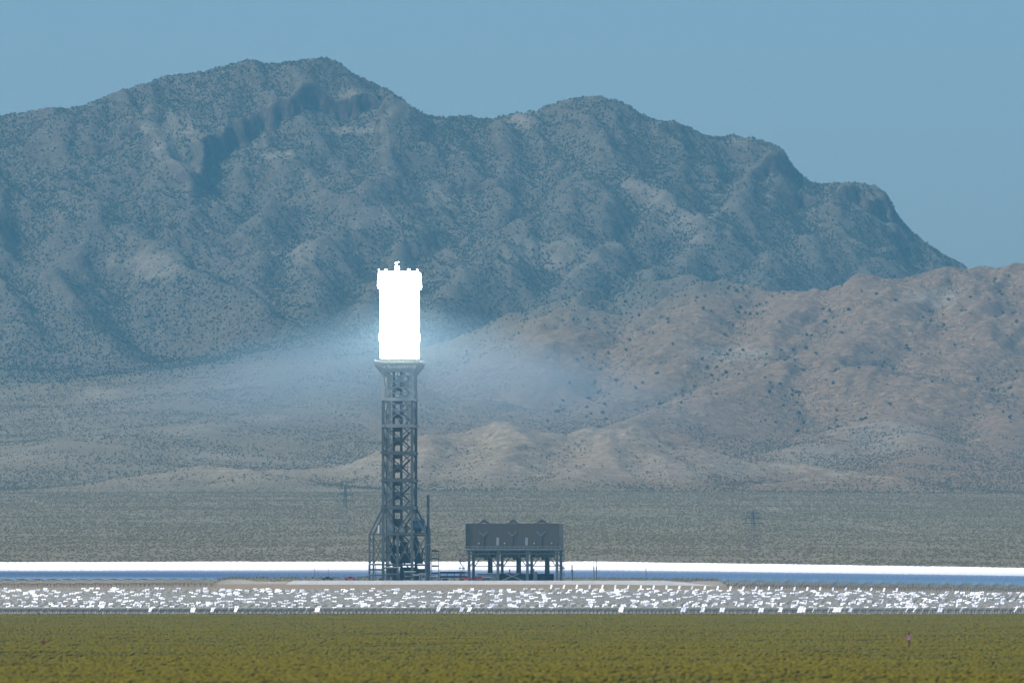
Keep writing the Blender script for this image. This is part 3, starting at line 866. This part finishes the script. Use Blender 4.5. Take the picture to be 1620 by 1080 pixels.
# walkway and rails
for sgn in (-1, 1):
    box('walkway', (0, sgn * (Dp / 2 + .75), zb0 - .35), (Wd + 2.2, 1.3, .3), M_STEEL2, AC)
    for zz_ in (.55, 1.1): beam('handrail', (-Wd / 2 - 1, sgn * (Dp / 2 + 1.35), zb0 + zz_), (Wd / 2 + 1, sgn * (Dp / 2 + 1.35), zb0 + zz_), .12, M_STEEL2, AC)
    for i in range(22): beam('rail_post', (-Wd / 2 - 1 + i * (Wd + 2) / 21, sgn * (Dp / 2 + 1.35), zb0 - .2), (-Wd / 2 - 1 + i * (Wd + 2) / 21, sgn * (Dp / 2 + 1.35), zb0 + 1.1), .1, M_STEEL2, AC)
zg = TZ(876)
colx = [(745 - 814) * S, (791 - 814) * S, (838 - 814) * S, (885 - 814) * S]
for yy_ in (-Dp / 2 + .6, Dp / 2 - .6):
    beam('truss_girder', (-Wd / 2, yy_, zg), (Wd / 2, yy_, zg), .55, M_STEEL, AC)
    beam('truss_girder', (-Wd / 2, yy_, zb0 - .8), (Wd / 2, yy_, zb0 - .8), .5, M_STEEL, AC)
    for i in range(18):
        xa = -Wd / 2 + i * Wd / 18; xb = xa + Wd / 18
        beam('truss_web', (xa, yy_, zg if i % 2 else zb0 - .8), (xb, yy_, zb0 - .8 if i % 2 else zg), .25, M_STEEL, AC)
    for i, x_ in enumerate(colx):
        beam('column', (x_, yy_, 0), (x_, yy_, zb0 - .6), 1.15, M_STEEL, AC)
        for sx_ in (-1, 1):
            if (i == 0 and sx_ < 0) or (i == 3 and sx_ > 0): continue
            beam('knee_brace', (x_ + sx_ * .5, yy_, 6.6), (x_ + sx_ * 4.3, yy_, zg - .2), .38, M_STEEL, AC)
    beam('tie_rail', (-Wd / 2 + 1, yy_, 6.7), (Wd / 2 - 1, yy_, 6.7), .22, M_STEEL, AC)
for x_ in colx:
    beam('cross_girder', (x_, -Dp / 2 + 1, zg), (x_, Dp / 2 - 1, zg), .5, M_STEEL, AC)
for k in range(3):      # fan shrouds under each bay and the dark risers between
    xc = (k - 1) * 12.9
    beam('fan_shroud', (xc, 0, zg - 1.6), (xc, 0, zb0 - .3), 10.6, M_DARK, AC, tube=True)
    beam('steam_riser', ((k * 45.5 + 775 - 814) * S - .5, 4.5, 0 if k else 3.6), ((k * 45.5 + 775 - 814) * S - .5, 4.5, zg - 1), 2.2, M_DARK, AC, tube=True)
    beam('fan_hub', (xc, 0, zg - 2.6), (xc, 0, zg - 1.4), 1.6, M_DARK, AC, tube=True)
for a_, b_ in (((-4.6, 0, .3), (3.2, 0, 3.4)), ((4.6, 0, .3), (-3.2, 0, 3.4))):
    beam('low_brace', (a_[0], -Dp / 2 + .2, a_[2]), (b_[0], -Dp / 2 + .2, b_[2]), .3, M_STEEL2, AC)
beam('low_brace', (-5.6, -Dp / 2 + .2, 3.6), (5.6, -Dp / 2 + .2, 3.6), .25, M_STEEL, AC)
for sgn, xs_ in ((-1, -Wd / 2 - 1.9), (1, Wd / 2 + 1.3)):      # end stairs
    for dx_ in (-.9, .9):
        beam('stair_post', (xs_ + dx_, -Dp / 2 + 1.5, 0), (xs_ + dx_, -Dp / 2 + 1.5, zb0 - .3), .22, M_STEEL, AC)
    for i, z_ in enumerate((2.9, 5.8, 8.7, 11.6)):
        box('stair_landing', (xs_, -Dp / 2 + 1.5, z_), (2.6, 2.4, .3), M_STEEL, AC)
        beam('stair_stringer', (xs_ - .8 * (-1) ** i, -Dp / 2 + .4, z_), (xs_ + .8 * (-1) ** i, -Dp / 2 + .4, z_ - 2.9), .3, M_STEEL, AC)
# plant under the condenser
beam('steam_duct', (-8, 5.0, 1.75), (17, 5.0, 1.75), 3.2, M_DARK, AC, tube=True)
beam('steam_duct', (-19, 6.5, 1.2), (-8, 6.5, 1.2), 2.0, M_STEEL, AC, tube=True)
for x_, w_, h_ in [(-2.5, 2.2, 3.6), (1.5, 1.6, 2.6), (5.0, 3.0, 3.0), (9.5, 1.6, 4.2), (13.0, 2.4, 2.4)]:
    box('pump_house', (x_, -1.5, h_ / 2), (w_, 2.4, h_), M_DARK if x_ != 9.5 else M_STEEL2, AC)
box_items = [
    ('condensate_tank', 'pale rounded condensate tank under the left bay of the condenser', 'tank', TX(772), 3999, 't', 10.0, 2.0, M_STEEL2),
    ('pump_skid', 'dark pump skid low under the middle bay of the condenser', 'pump', TX(822), 4004, 'b', 11.0, 3.0, M_DARK),
    ('switchgear_cabinet', 'grey switchgear cabinet under the right bay of the condenser', 'cabinet', TX(853), 4008, 'b', 6.0, 3.2, M_STEEL2),
]
for nm, lb, ct, x_, y_, kd, w_, h_, mm in box_items:
    t_ = empty(nm, (x_, y_, PAD_Z)); tag(t_, lb, ct)
    if kd == 't':
        beam('barrel', (-w_ / 2, 0, h_ * .9), (w_ / 2, 0, h_ * .9), h_ * 1.5, mm, t_, tube=True)
        for q in (-.3, .3): box('saddle', (q * w_, 0, .4), (.5, 2, .8), M_CONC, t_)
    else:
        joined('housing', [('b', (0, 0, h_ / 2 + .15), (w_, 3, h_), 0)], t_, [mm])
        box('plinth', (0, 0, .08), (w_ + .6, 3.6, .16), M_CONC, t_)
        for q in (-.28, 0, .25):
            box('access_door', (q * w_, -1.53, h_ * .5), (1.1, .08, h_ * .7), M_STEEL, t_)
        beam('pipe', (-w_ * .4, .5, h_ + .1), (-w_ * .4, .5, h_ + 2.4), .5, M_STEEL, t_, tube=True)

# ------------------------------------------------------------------ clutter round the tower foot
def rack(name, label, px0, px1, ytop, y, levels, mats, seed, roof=None):
    r = random.Random(seed)
    x0, x1 = TX(px0), TX(px1); h = TZ(ytop); L = x1 - x0
    t_ = empty(name, ((x0 + x1) / 2, y, PAD_Z)); tag(t_, label, 'pipe rack')
    n = max(2, int(L / 3.0) + 1)
    for i in range(n):
        xx = -L / 2 + i * L / (n - 1)
        for yy in (-1.5, 1.5): beam('post', (xx, yy, 0), (xx, yy, h), .28, mats[0], t_)
    for k in range(levels):
        zz = h * (k + 1) / levels - .1
        for yy in (-1.5, 1.5): beam('rail', (-L / 2, yy, zz), (L / 2, yy, zz), .26, mats[0], t_)
        for q in range(3):
            beam('pipe', (-L / 2, -1 + q, zz + .35), (L / 2 * r.uniform(.5, 1), -1 + q, zz + .35), r.uniform(.25, .6), mats[1 + (q + k) % (len(mats) - 1)], t_, tube=True)
    for k in range(max(2, int(L / 2.5))):
        xx = r.uniform(-L / 2 + .6, L / 2 - .6); w = r.uniform(.7, 1.6); hh = r.uniform(.8, max(1.0, h / levels - .6))
        box('valve_box', (xx, r.uniform(-1, 0), hh / 2), (w, 1.0, hh), mats[1 + k % (len(mats) - 1)], t_)
    if roof: box('canopy', (0, 0, h + .45), (L + .6, 4.4, .35), roof, t_)
    return t_
G_ = [M_STEEL, M_STEEL2, M_DARK, M_WHITE]
rack('pipe_rack', 'tangled grey pipe rack at the left foot of the tower', 584, 606, 893, 3990, 3, G_, 1)
rack('pipe_rack', 'pipe rack under a long cream canopy at the tower foot', 609, 633, 899, 3984, 2, G_, 2, M_CREAM)
rack('pipe_rack', 'low pipe rack with a small white canopy right of the tower centre', 641, 657, 906, 3982, 2, G_, 3, M_WHITE)
rack('pipe_rack', 'low pipe rack beside the foot of the exhaust stack', 655, 673, 911, 3980, 1, G_, 4, M_WHITE)
rack('pipe_rack', 'tall open equipment frame right of the exhaust stack', 683, 694, 872, 3998, 4, [M_STEEL, M_DARK, M_STEEL, M_DARK], 5)
rack('pipe_rack', 'low dark pipe rack linking the tower foot to the condenser', 696, 741, 906, 4006, 2, [M_DARK, M_DARK, M_STEEL, M_DARK], 6, M_DARK)
rack('pipe_rack', 'low pipe rack reaching left from the tower foot', 566, 584, 912, 3994, 1, G_, 7)
def cabin(name, label, px0, px1, ytop, y, m):
    x0, x1 = TX(px0), TX(px1); L = x1 - x0; h = TZ(ytop)
    t_ = empty(name, ((x0 + x1) / 2, y, PAD_Z)); tag(t_, label, 'cabin')
    joined('wall', [('b', (0, 0, h / 2), (L, 4, h), 0)], t_, [m])
    box('roof', (0, 0, h + .1), (L + .4, 4.4, .2), M_WHITE, t_)
    box('door', (-L * .25, -2.03, h * .42), (.9, .06, h * .8), M_STEEL, t_)
    box('vent', (L * .2, -2.03, h * .6), (1.0, .06, h * .3), M_DARK, t_)
cabin('control_cabin', 'small pale grey control cabin beneath the exhaust stack', 664, 673.5, 908, 3976, M_STEEL2)
cabin('control_cabin', 'light grey cabin right of the exhaust stack foot', 681, 691, 912, 3984, M_STEEL2)
cabin('control_cabin', 'teal grey container beside red vehicles before the condenser', 765, 776, 914, 3964, M_BLUE)
def pickup(label, px, y, m, flip=1):
    t_ = empty('pickup_truck', (TX(px, y), y, PAD_Z), R(0 if flip > 0 else 180)); tag(t_, label, 'truck')
    bm = bmesh.new()
    prof = [(-2.6, .5), (2.6, .5), (2.6, 1.05), (1.5, 1.15), (.85, 1.8), (-.75, 1.8), (-.95, 1.15), (-2.6, 1.15)]
    vs = [[bm.verts.new((p[0], yy, p[1])) for p in prof] for yy in (-.95, .95)]
    bm.faces.new(vs[0]); bm.faces.new(vs[1][::-1])
    for i in range(8): bm.faces.new((vs[0][i], vs[1][i], vs[1][(i + 1) % 8], vs[0][(i + 1) % 8]))
    bmesh.ops.recalc_face_normals(bm, faces=bm.faces)
    me = bpy.data.meshes.new('truck_body'); bm.to_mesh(me); bm.free(); me.materials.append(m)
    link('body', me, t_)
    for yy in (-.96, .96): box('window', (0, yy, 1.45), (1.3, .04, .45), M_GLASS, t_)
    for xx in (-1.7, 1.7):
        for yy in (-.85, .85): beam('wheel', (xx, yy - .13, .4), (xx, yy + .13, .4), .8, M_TYRE, t_, tube=True)
pickup('red pickup truck parked left of the tower on the pad edge', 554, 3962, M_RED)
pickup('red pickup truck parked at the left corner of the condenser', 738, 3960, M_RED)
pickup('red pickup truck parked beside the teal container', 759, 3961, M_RED, -1)
pickup('dark pickup truck parked at the far left of the pad', 518, 3966, M_DARK)
def mast(label, px, ytop, y=4040, r=.14):
    t_ = empty('lightning_mast', (TX(px, y), y, PAD_Z)); tag(t_, label, 'mast')
    h = (HOR - ytop) / F * y - PAD_Z
    beam('pole', (0, 0, .3), (0, 0, h * .7), r * 2, M_PYLON, t_, tube=True)
    beam('spike', (0, 0, h * .7), (0, 0, h), r, M_PYLON, t_, tube=True)
    box('footing', (0, 0, .15), (.8, .8, .3), M_CONC, t_)
mast('thick lattice grey mast just right of the condenser', 905, 893, 4030, .5)
mast('left one of the close pair of tall masts right of the condenser', 939.5, 886, 4035, .25)
mast('right one of the close pair of tall masts right of the condenser', 943.5, 886, 4035, .25)
mast('lone thin mast far right of the condenser', 1022, 890, 4040)
mast('tallest thin mast left of the tower', 498, 891, 4045)
mast('thin mast left of the tower between two others', 503, 900, 4045)
mast('thin mast left of the tower, nearest to the tower', 519.5, 899, 4045)

# ------------------------------------------------------------------ heliostats
def aim(x, y, z):
    q = min(1.0, max(0.0, (y - 4200.0) / 80.0))
    h_aim, lat = (46.0, 0.72) if y >= 4300 else (113.0 - 30.0 * q, 0.42 * q)
    ax = TOWER[0] + lat * (x - TOWER[0])
    v = Vector((ax - x, TOWER[1] - y, PAD_Z + h_aim - z)).normalized()
    return (v + SUN).normalized()
def frame_of(n):
    right = Vector((0, 0, 1)).cross(n)
    if right.length < 1e-4: right = Vector((1, 0, 0))
    right.normalize(); up = n.cross(right)
    return right, up
MW, MH, GAP, PIV = 0.85, 2.0, 0.2, 1.6
sites = []
tx, ty = TOWER
rad = 78.0
ring = 0
while rad < 760:
    step = 6.6 + 2.4 * (rad - 78) / 700
    n = int(2 * math.pi * rad / 3.5)
    for i in range(n):
        th = 2 * math.pi * (i + 0.5 * (ring % 2)) / n
        x_, y_ = tx + rad * math.sin(th), ty + rad * math.cos(th)
        if abs(x_) > HALF * y_ or y_ < 3374: continue
        if y_ > 4705 - 0.00 * x_: continue
        if 3815 < y_ < 3912: continue
        if abs(x_ + 18) < 112 and 3800 < y_ < 4100: continue
        sites.append((x_ + random.gauss(0, .15), y_ + random.gauss(0, .15)))
    ring += 1; rad += step
# straight outermost front rows
for k in range(4):
    yy_ = 3344 + 8.0 * k
    for i in range(-74, 75):
        x_ = i * 2.9 + (k % 2) * 1.45
        if abs(x_) < HALF * yy_: sites.append((x_, yy_ + random.gauss(0, .1)))
row0 = len(sites)
for i in range(28): sites.append((TX(872, 3856) + i * 5.5, 3856.0))
row1 = len(sites)
sites = np.array(sites)
szz = H(sites[:, 0], sites[:, 1])
order = np.argsort(sites[:, 1])
view_glint = Vector((0, -1, 0))
def orient(x, y, z, turned):
    n = aim(x, y, z)
    if turned:
        n = (Vector((-x, -y, -z)).normalized() + SUN).normalized()
        ph, mg = random.uniform(0, 6.283), random.uniform(.04, .13)
        r1_ = n.orthogonal().normalized(); r2_ = n.cross(r1_)
        n = (n + r1_ * (mg * math.cos(ph)) + r2_ * (mg * math.sin(ph))).normalized()
    else:
        n = (n + Vector((random.gauss(0, .004), random.gauss(0, .004), random.gauss(0, .004)))).normalized()
    return n
def plate(n, right, up, c, V, Fc, MI):
    b0 = len(V); th = 0.10
    for s_ in (0, 1):
        for qx, qy in ((-.5, -.5), (.5, -.5), (.5, .5), (-.5, .5)):
            p = c + right * (qx * MW) + up * (qy * MH) + n * (th * (s_ - .5))
            V.append((p.x, p.y, p.z))
    Fc.append((b0 + 4, b0 + 5, b0 + 6, b0 + 7)); MI.append(0)
    Fc.append((b0 + 3, b0 + 2, b0 + 1, b0)); MI.append(1)
    for i in range(4):
        j = (i + 1) % 4
        Fc.append((b0 + i, b0 + j, b0 + 4 + j, b0 + 4 + i)); MI.append(1)
def post(p, V, Fc, MI, h):
    b0 = len(V); r_ = .14
    for zz in (-.3, h):
        for i in range(4):
            V.append((p[0] + r_ * math.cos(i * 1.5708), p[1] + r_ * math.sin(i * 1.5708), p[2] + zz))
    for i in range(4):
        j = (i + 1) % 4
        Fc.append((b0 + i, b0 + j, b0 + 4 + j, b0 + 4 + i)); MI.append(2)
# shared meshes for the single ones
V, Fc, MI = [], [], []
plate(Vector((0, -1, 0)), Vector((1, 0, 0)), Vector((0, 0, 1)), Vector((0, 0, 0)), V, Fc, MI)
mp = bpy.data.meshes.new('mirror_panel'); mp.from_pydata(V, [], Fc)
for m in (M_MIRROR, M_TAN, M_STEEL2): mp.materials.append(m)
for p_, i_ in zip(mp.polygons, MI): p_.material_index = i_
bulk = {'front': ([], [], []), 'back': ([], [], [])}
TURN = 0.14
seen, ordinal = {}, {}
for r0 in range(3):
    ids = [k for k in order[:300] if min(2, max(0, int((sites[k, 1] - 3340) / 8.0))) == r0]
    for q, k in enumerate(sorted(ids, key=lambda k: sites[k, 0])): ordinal[k] = q + 1
for rank, idx in enumerate(order):
    x_, y_ = sites[idx]; z_ = szz[idx]
    front = y_ < 3880
    turned = front and (random.random() < (TURN if rank > 260 else 0.06) or row0 <= idx < row1)
    n = orient(x_, y_, z_, turned)
    right, up = frame_of(n)
    if rank < 300:
        t_ = empty('heliostat', (x_, y_, z_))
        row_ = min(2, max(0, int((y_ - 3340) / 8.0)))
        seen[row_] = seen.get(row_, 0) + 1
        side = 'white flashing heliostat' if turned else 'grey backed heliostat'
        tag(t_, '%s, %s from the left in the %s mirror row' % (side, nth(ordinal[idx]), ('front', 'second', 'third')[row_]), 'heliostat', 'heliostats of the front rows')
        beam('pylon', (0, 0, -.3), (0, 0, PIV - .1), .26, M_STEEL2, t_, tube=True)
        c = Vector((0, 0, PIV))
        beam('torque_tube', c - right * (MW + .2) - n * .16, c + right * (MW + .2) - n * .16, .2, M_STEEL2, t_)
        rot = Matrix((right, -n, up)).transposed()
        for s_ in (-1, 1):
            o = link('mirror', mp, t_)
            o.location = c + right * (s_ * (MW + GAP) / 2)
            o.rotation_euler = rot.to_euler()
    else:
        V, Fc, MI = bulk['front' if front else 'back']
        c = Vector((x_, y_, z_ + PIV))
        for s_ in ((-1, 1) if not row0 <= idx < row1 else (0,)): plate(n, right, up, c + right * (s_ * (MW + GAP) / 2), V, Fc, MI)
        post((x_, y_, z_), V, Fc, MI, PIV - .1)
for key, lb in (('front', 'dense field of small mirror heliostats between the brush and the tower'), ('back', 'far band of heliostats mirroring bright white and blue sky behind the tower')):
    V, Fc, MI = bulk[key]
    me = bpy.data.meshes.new('heliostat_field'); me.from_pydata(V, [], Fc)
    for m in (M_MIRROR, M_TAN, M_STEEL2): me.materials.append(m)
    me.polygons.foreach_set('material_index', np.array(MI, dtype=np.int32)); me.update()
    tag(link('heliostat_field', me), lb, 'heliostats', kind='stuff')
print('heliostats', len(sites))

# ------------------------------------------------------------------ transmission pylons far behind
def pylon(label, px, ytop, ybase):
    x_, y_ = ground_hit(px, ybase, 4800, 8000)
    zg_ = float(H(np.array([x_]), np.array([y_]))[0])
    h = (HOR - ytop) / F * y_ - zg_
    t_ = empty('transmission_pylon', (x_, y_, zg_), R(20)); tag(t_, label, 'pylon')
    b_, w_ = 3.4, .8
    for sx_ in (-1, 1):
        for sy_ in (-1, 1):
            beam('leg', (sx_ * b_, sy_ * b_, -.3), (sx_ * w_, sy_ * w_, h * .62), .12, M_PYLON, t_)
            beam('mast_chord', (sx_ * w_, sy_ * w_, h * .62), (sx_ * .35, sy_ * .35, h), .25, M_PYLON, t_)
    for k in range(7):
        z0, z1 = h * .62 * k / 7, h * .62 * (k + 1) / 7
        r0 = b_ + (w_ - b_) * k / 7; r1 = b_ + (w_ - b_) * (k + 1) / 7
        for sy_ in (-1, 1):
            beam('lacing', (-r0, sy_ * r0, z0), (r1, sy_ * r1, z1), .06, M_PYLON, t_)
            beam('lacing', (r0, sy_ * r0, z0), (-r1, sy_ * r1, z1), .06, M_PYLON, t_)
    for z_, L in ((.68, 6.5), (.82, 5.5), (.95, 4.2)):
        beam('crossarm', (-L, 0, h * z_), (L, 0, h * z_), .4, M_PYLON, t_)
        for sx_ in (-1, 1):
            beam('crossarm_tie', (sx_ * L, 0, h * z_), (0, 0, h * z_ + 2), .15, M_PYLON, t_)
            beam('insulator', (sx_ * (L - .3), 0, h * z_ - 1.8), (sx_ * (L - .3), 0, h * z_), .2, M_PYLON, t_, tube=True)
pylon('faint lattice transmission pylon on the plain right of the condenser', 1191, 808, 868)
pylon('faint lattice transmission pylon on the plain left of the tower', 546, 768, 846)

# ------------------------------------------------------------------ marker posts in the brush
def marker(label, px, ybase, hpx, m_top, big):
    x_, y_ = ground_hit(px, ybase, 1000, 3300)
    zg_ = float(H(np.array([x_]), np.array([y_]))[0])
    s_ = y_ / F; h = hpx * s_
    t_ = empty('marker_post', (x_, y_, zg_)); tag(t_, label, 'marker')
    beam('stake', (0, 0, -.2), (0, 0, h), 2.6 * s_, M_RUST, t_, 1.2 * s_)
    joined('plate', [('b', (0, -.9 * s_, h * .70), (7.5 * s_, .8 * s_, h * .32), 0)], t_, [m_top])
    if big:
        box('band', (0, -1.5 * s_, h * .62), (3.6 * s_, .5 * s_, h * .07), M_WHITE, t_)
        box('cap', (0, 0, h), (3.4 * s_, 2 * s_, h * .07), M_RUST, t_)
marker('rust brown stake with a pink marker plate in the right brush', 1438, 1026, 26, M_PINK, True)
marker('small red marker flag almost hidden in the left brush', 69, 1023, 11, M_RED, False)

# ------------------------------------------------------------------ air
def haze(density, color, aniso=0.0):
    bm = bmesh.new()
    x0, x1, y0, y1, z0, z1 = -8300, 8300, -900, 16300, -25, 1120
    bmesh.ops.create_cube(bm, size=1.0, matrix=Matrix.Translation(((x0 + x1) / 2, (y0 + y1) / 2, (z0 + z1) / 2)) @ Matrix.Diagonal((x1 - x0, y1 - y0, z1 - z0, 1)))
    me = bpy.data.meshes.new('haze'); bm.to_mesh(me); bm.free()
    m, nt, out = new_mat('desert_air')
    v = N(nt, 'ShaderNodeVolumePrincipled', Density=density, Anisotropy=aniso)
    v.inputs['Color'].default_value = (*color, 1)
    nt.links.new(v.outputs[0], out.inputs['Volume'])
    me.materials.append(m)
    tag(link('haze', me), 'pale blue desert air softening the far mountains', kind='stuff')
haze(4.2e-5, (0.275, 0.755, 0.985))

def beam_glow_air():
    """glow of converging mirror beams, shaped as thicker scattering air round the boiler"""
    zc = PAD_Z + TZ(510)
    prof = [(0.0, 16), (10, 15), (30, 9), (60, 0), (95, -12), (235, -57), (230, -62), (130, -62), (55, -50), (25, -44), (0.0, -40)]
    seg = 32
    bm = bmesh.new(); rings = []
    for r_, z_ in prof:
        if r_ == 0: rings.append([bm.verts.new((0, 0, z_))])
        else: rings.append([bm.verts.new((r_ * math.cos(2 * math.pi * k / seg), r_ * math.sin(2 * math.pi * k / seg), z_)) for k in range(seg)])
    for A, B in zip(rings[:-1], rings[1:]):
        for k in range(seg):
            j = (k + 1) % seg
            if len(A) == 1: bm.faces.new((A[0], B[k], B[j]))
            elif len(B) == 1: bm.faces.new((A[k], B[0], A[j]))
            else: bm.faces.new((A[k], B[k], B[j], A[j]))
    bmesh.ops.recalc_face_normals(bm, faces=bm.faces)
    me = bpy.data.meshes.new('beam_glow_air'); bm.to_mesh(me); bm.free()
    m, nt, out = new_mat('beam_glow_scatter')
    v = N(nt, 'ShaderNodeVolumePrincipled', Anisotropy=0.0)
    v.inputs['Color'].default_value = (0.52, 0.8, 1.0, 1)
    tc = N(nt, 'ShaderNodeTexCoord')
    sep = N(nt, 'ShaderNodeSeparateXYZ'); nt.links.new(tc.outputs['Object'], sep.inputs[0])
    def math_(op, a_, b_=None):
        n = N(nt, 'ShaderNodeMath', operation=op)
        for k, q in enumerate((a_, b_)):
            if q is None: continue
            if isinstance(q, (int, float)): n.inputs[k].default_value = q
            else: nt.links.new(q, n.inputs[k])
        return n.outputs[0]
    r2 = math_('ADD', math_('MULTIPLY', sep.outputs[0], sep.outputs[0]), math_('MULTIPLY', sep.outputs[1], sep.outputs[1]))
    r_ = math_('SQRT', r2)
    rr = N(nt, 'ShaderNodeMapRange'); nt.links.new(r_, rr.inputs[0])
    rr.inputs[1].default_value = 6; rr.inputs[2].default_value = 80; rr.inputs[3].default_value = 0.12; rr.inputs[4].default_value = 1
    radial = rr.outputs[0]
    edge = N(nt, 'ShaderNodeMapRange'); nt.links.new(r_, edge.inputs[0])
    edge.inputs[1].default_value = 228; edge.inputs[2].default_value = 5; edge.interpolation_type = 'SMOOTHSTEP'; edge.inputs[3].default_value = 0; edge.inputs[4].default_value = 1
    # thins out towards its upper and lower skin
    up = N(nt, 'ShaderNodeMapRange'); nt.links.new(math_('ADD', sep.outputs[2], math_('MULTIPLY', r_, 0.31)), up.inputs[0])
    up.inputs[1].default_value = 17; up.inputs[2].default_value = -2; up.inputs[3].default_value = 0; up.inputs[4].default_value = 1
    lo = N(nt, 'ShaderNodeMapRange'); nt.links.new(sep.outputs[2], lo.inputs[0])
    lo.inputs[1].default_value = -58; lo.inputs[2].default_value = 2; lo.interpolation_type = 'SMOOTHSTEP'; lo.inputs[3].default_value = 0; lo.inputs[4].default_value = 1
    d = math_('MULTIPLY', math_('MULTIPLY', radial, edge.outputs[0]), math_('MULTIPLY', up.outputs[0], lo.outputs[0]))
    nt.links.new(math_('MULTIPLY', d, 0.0068), v.inputs['Density'])  # density shaped to stand in for light of the beams
    nt.links.new(v.outputs[0], out.inputs['Volume'])
    me.materials.append(m)
    o = link('beam_glow_air', me); o.location = (TOWER[0], TOWER[1], zc)
    tag(o, 'bluish glow of mirror beams spreading either side of the bright boiler', kind='stuff')
beam_glow_air()
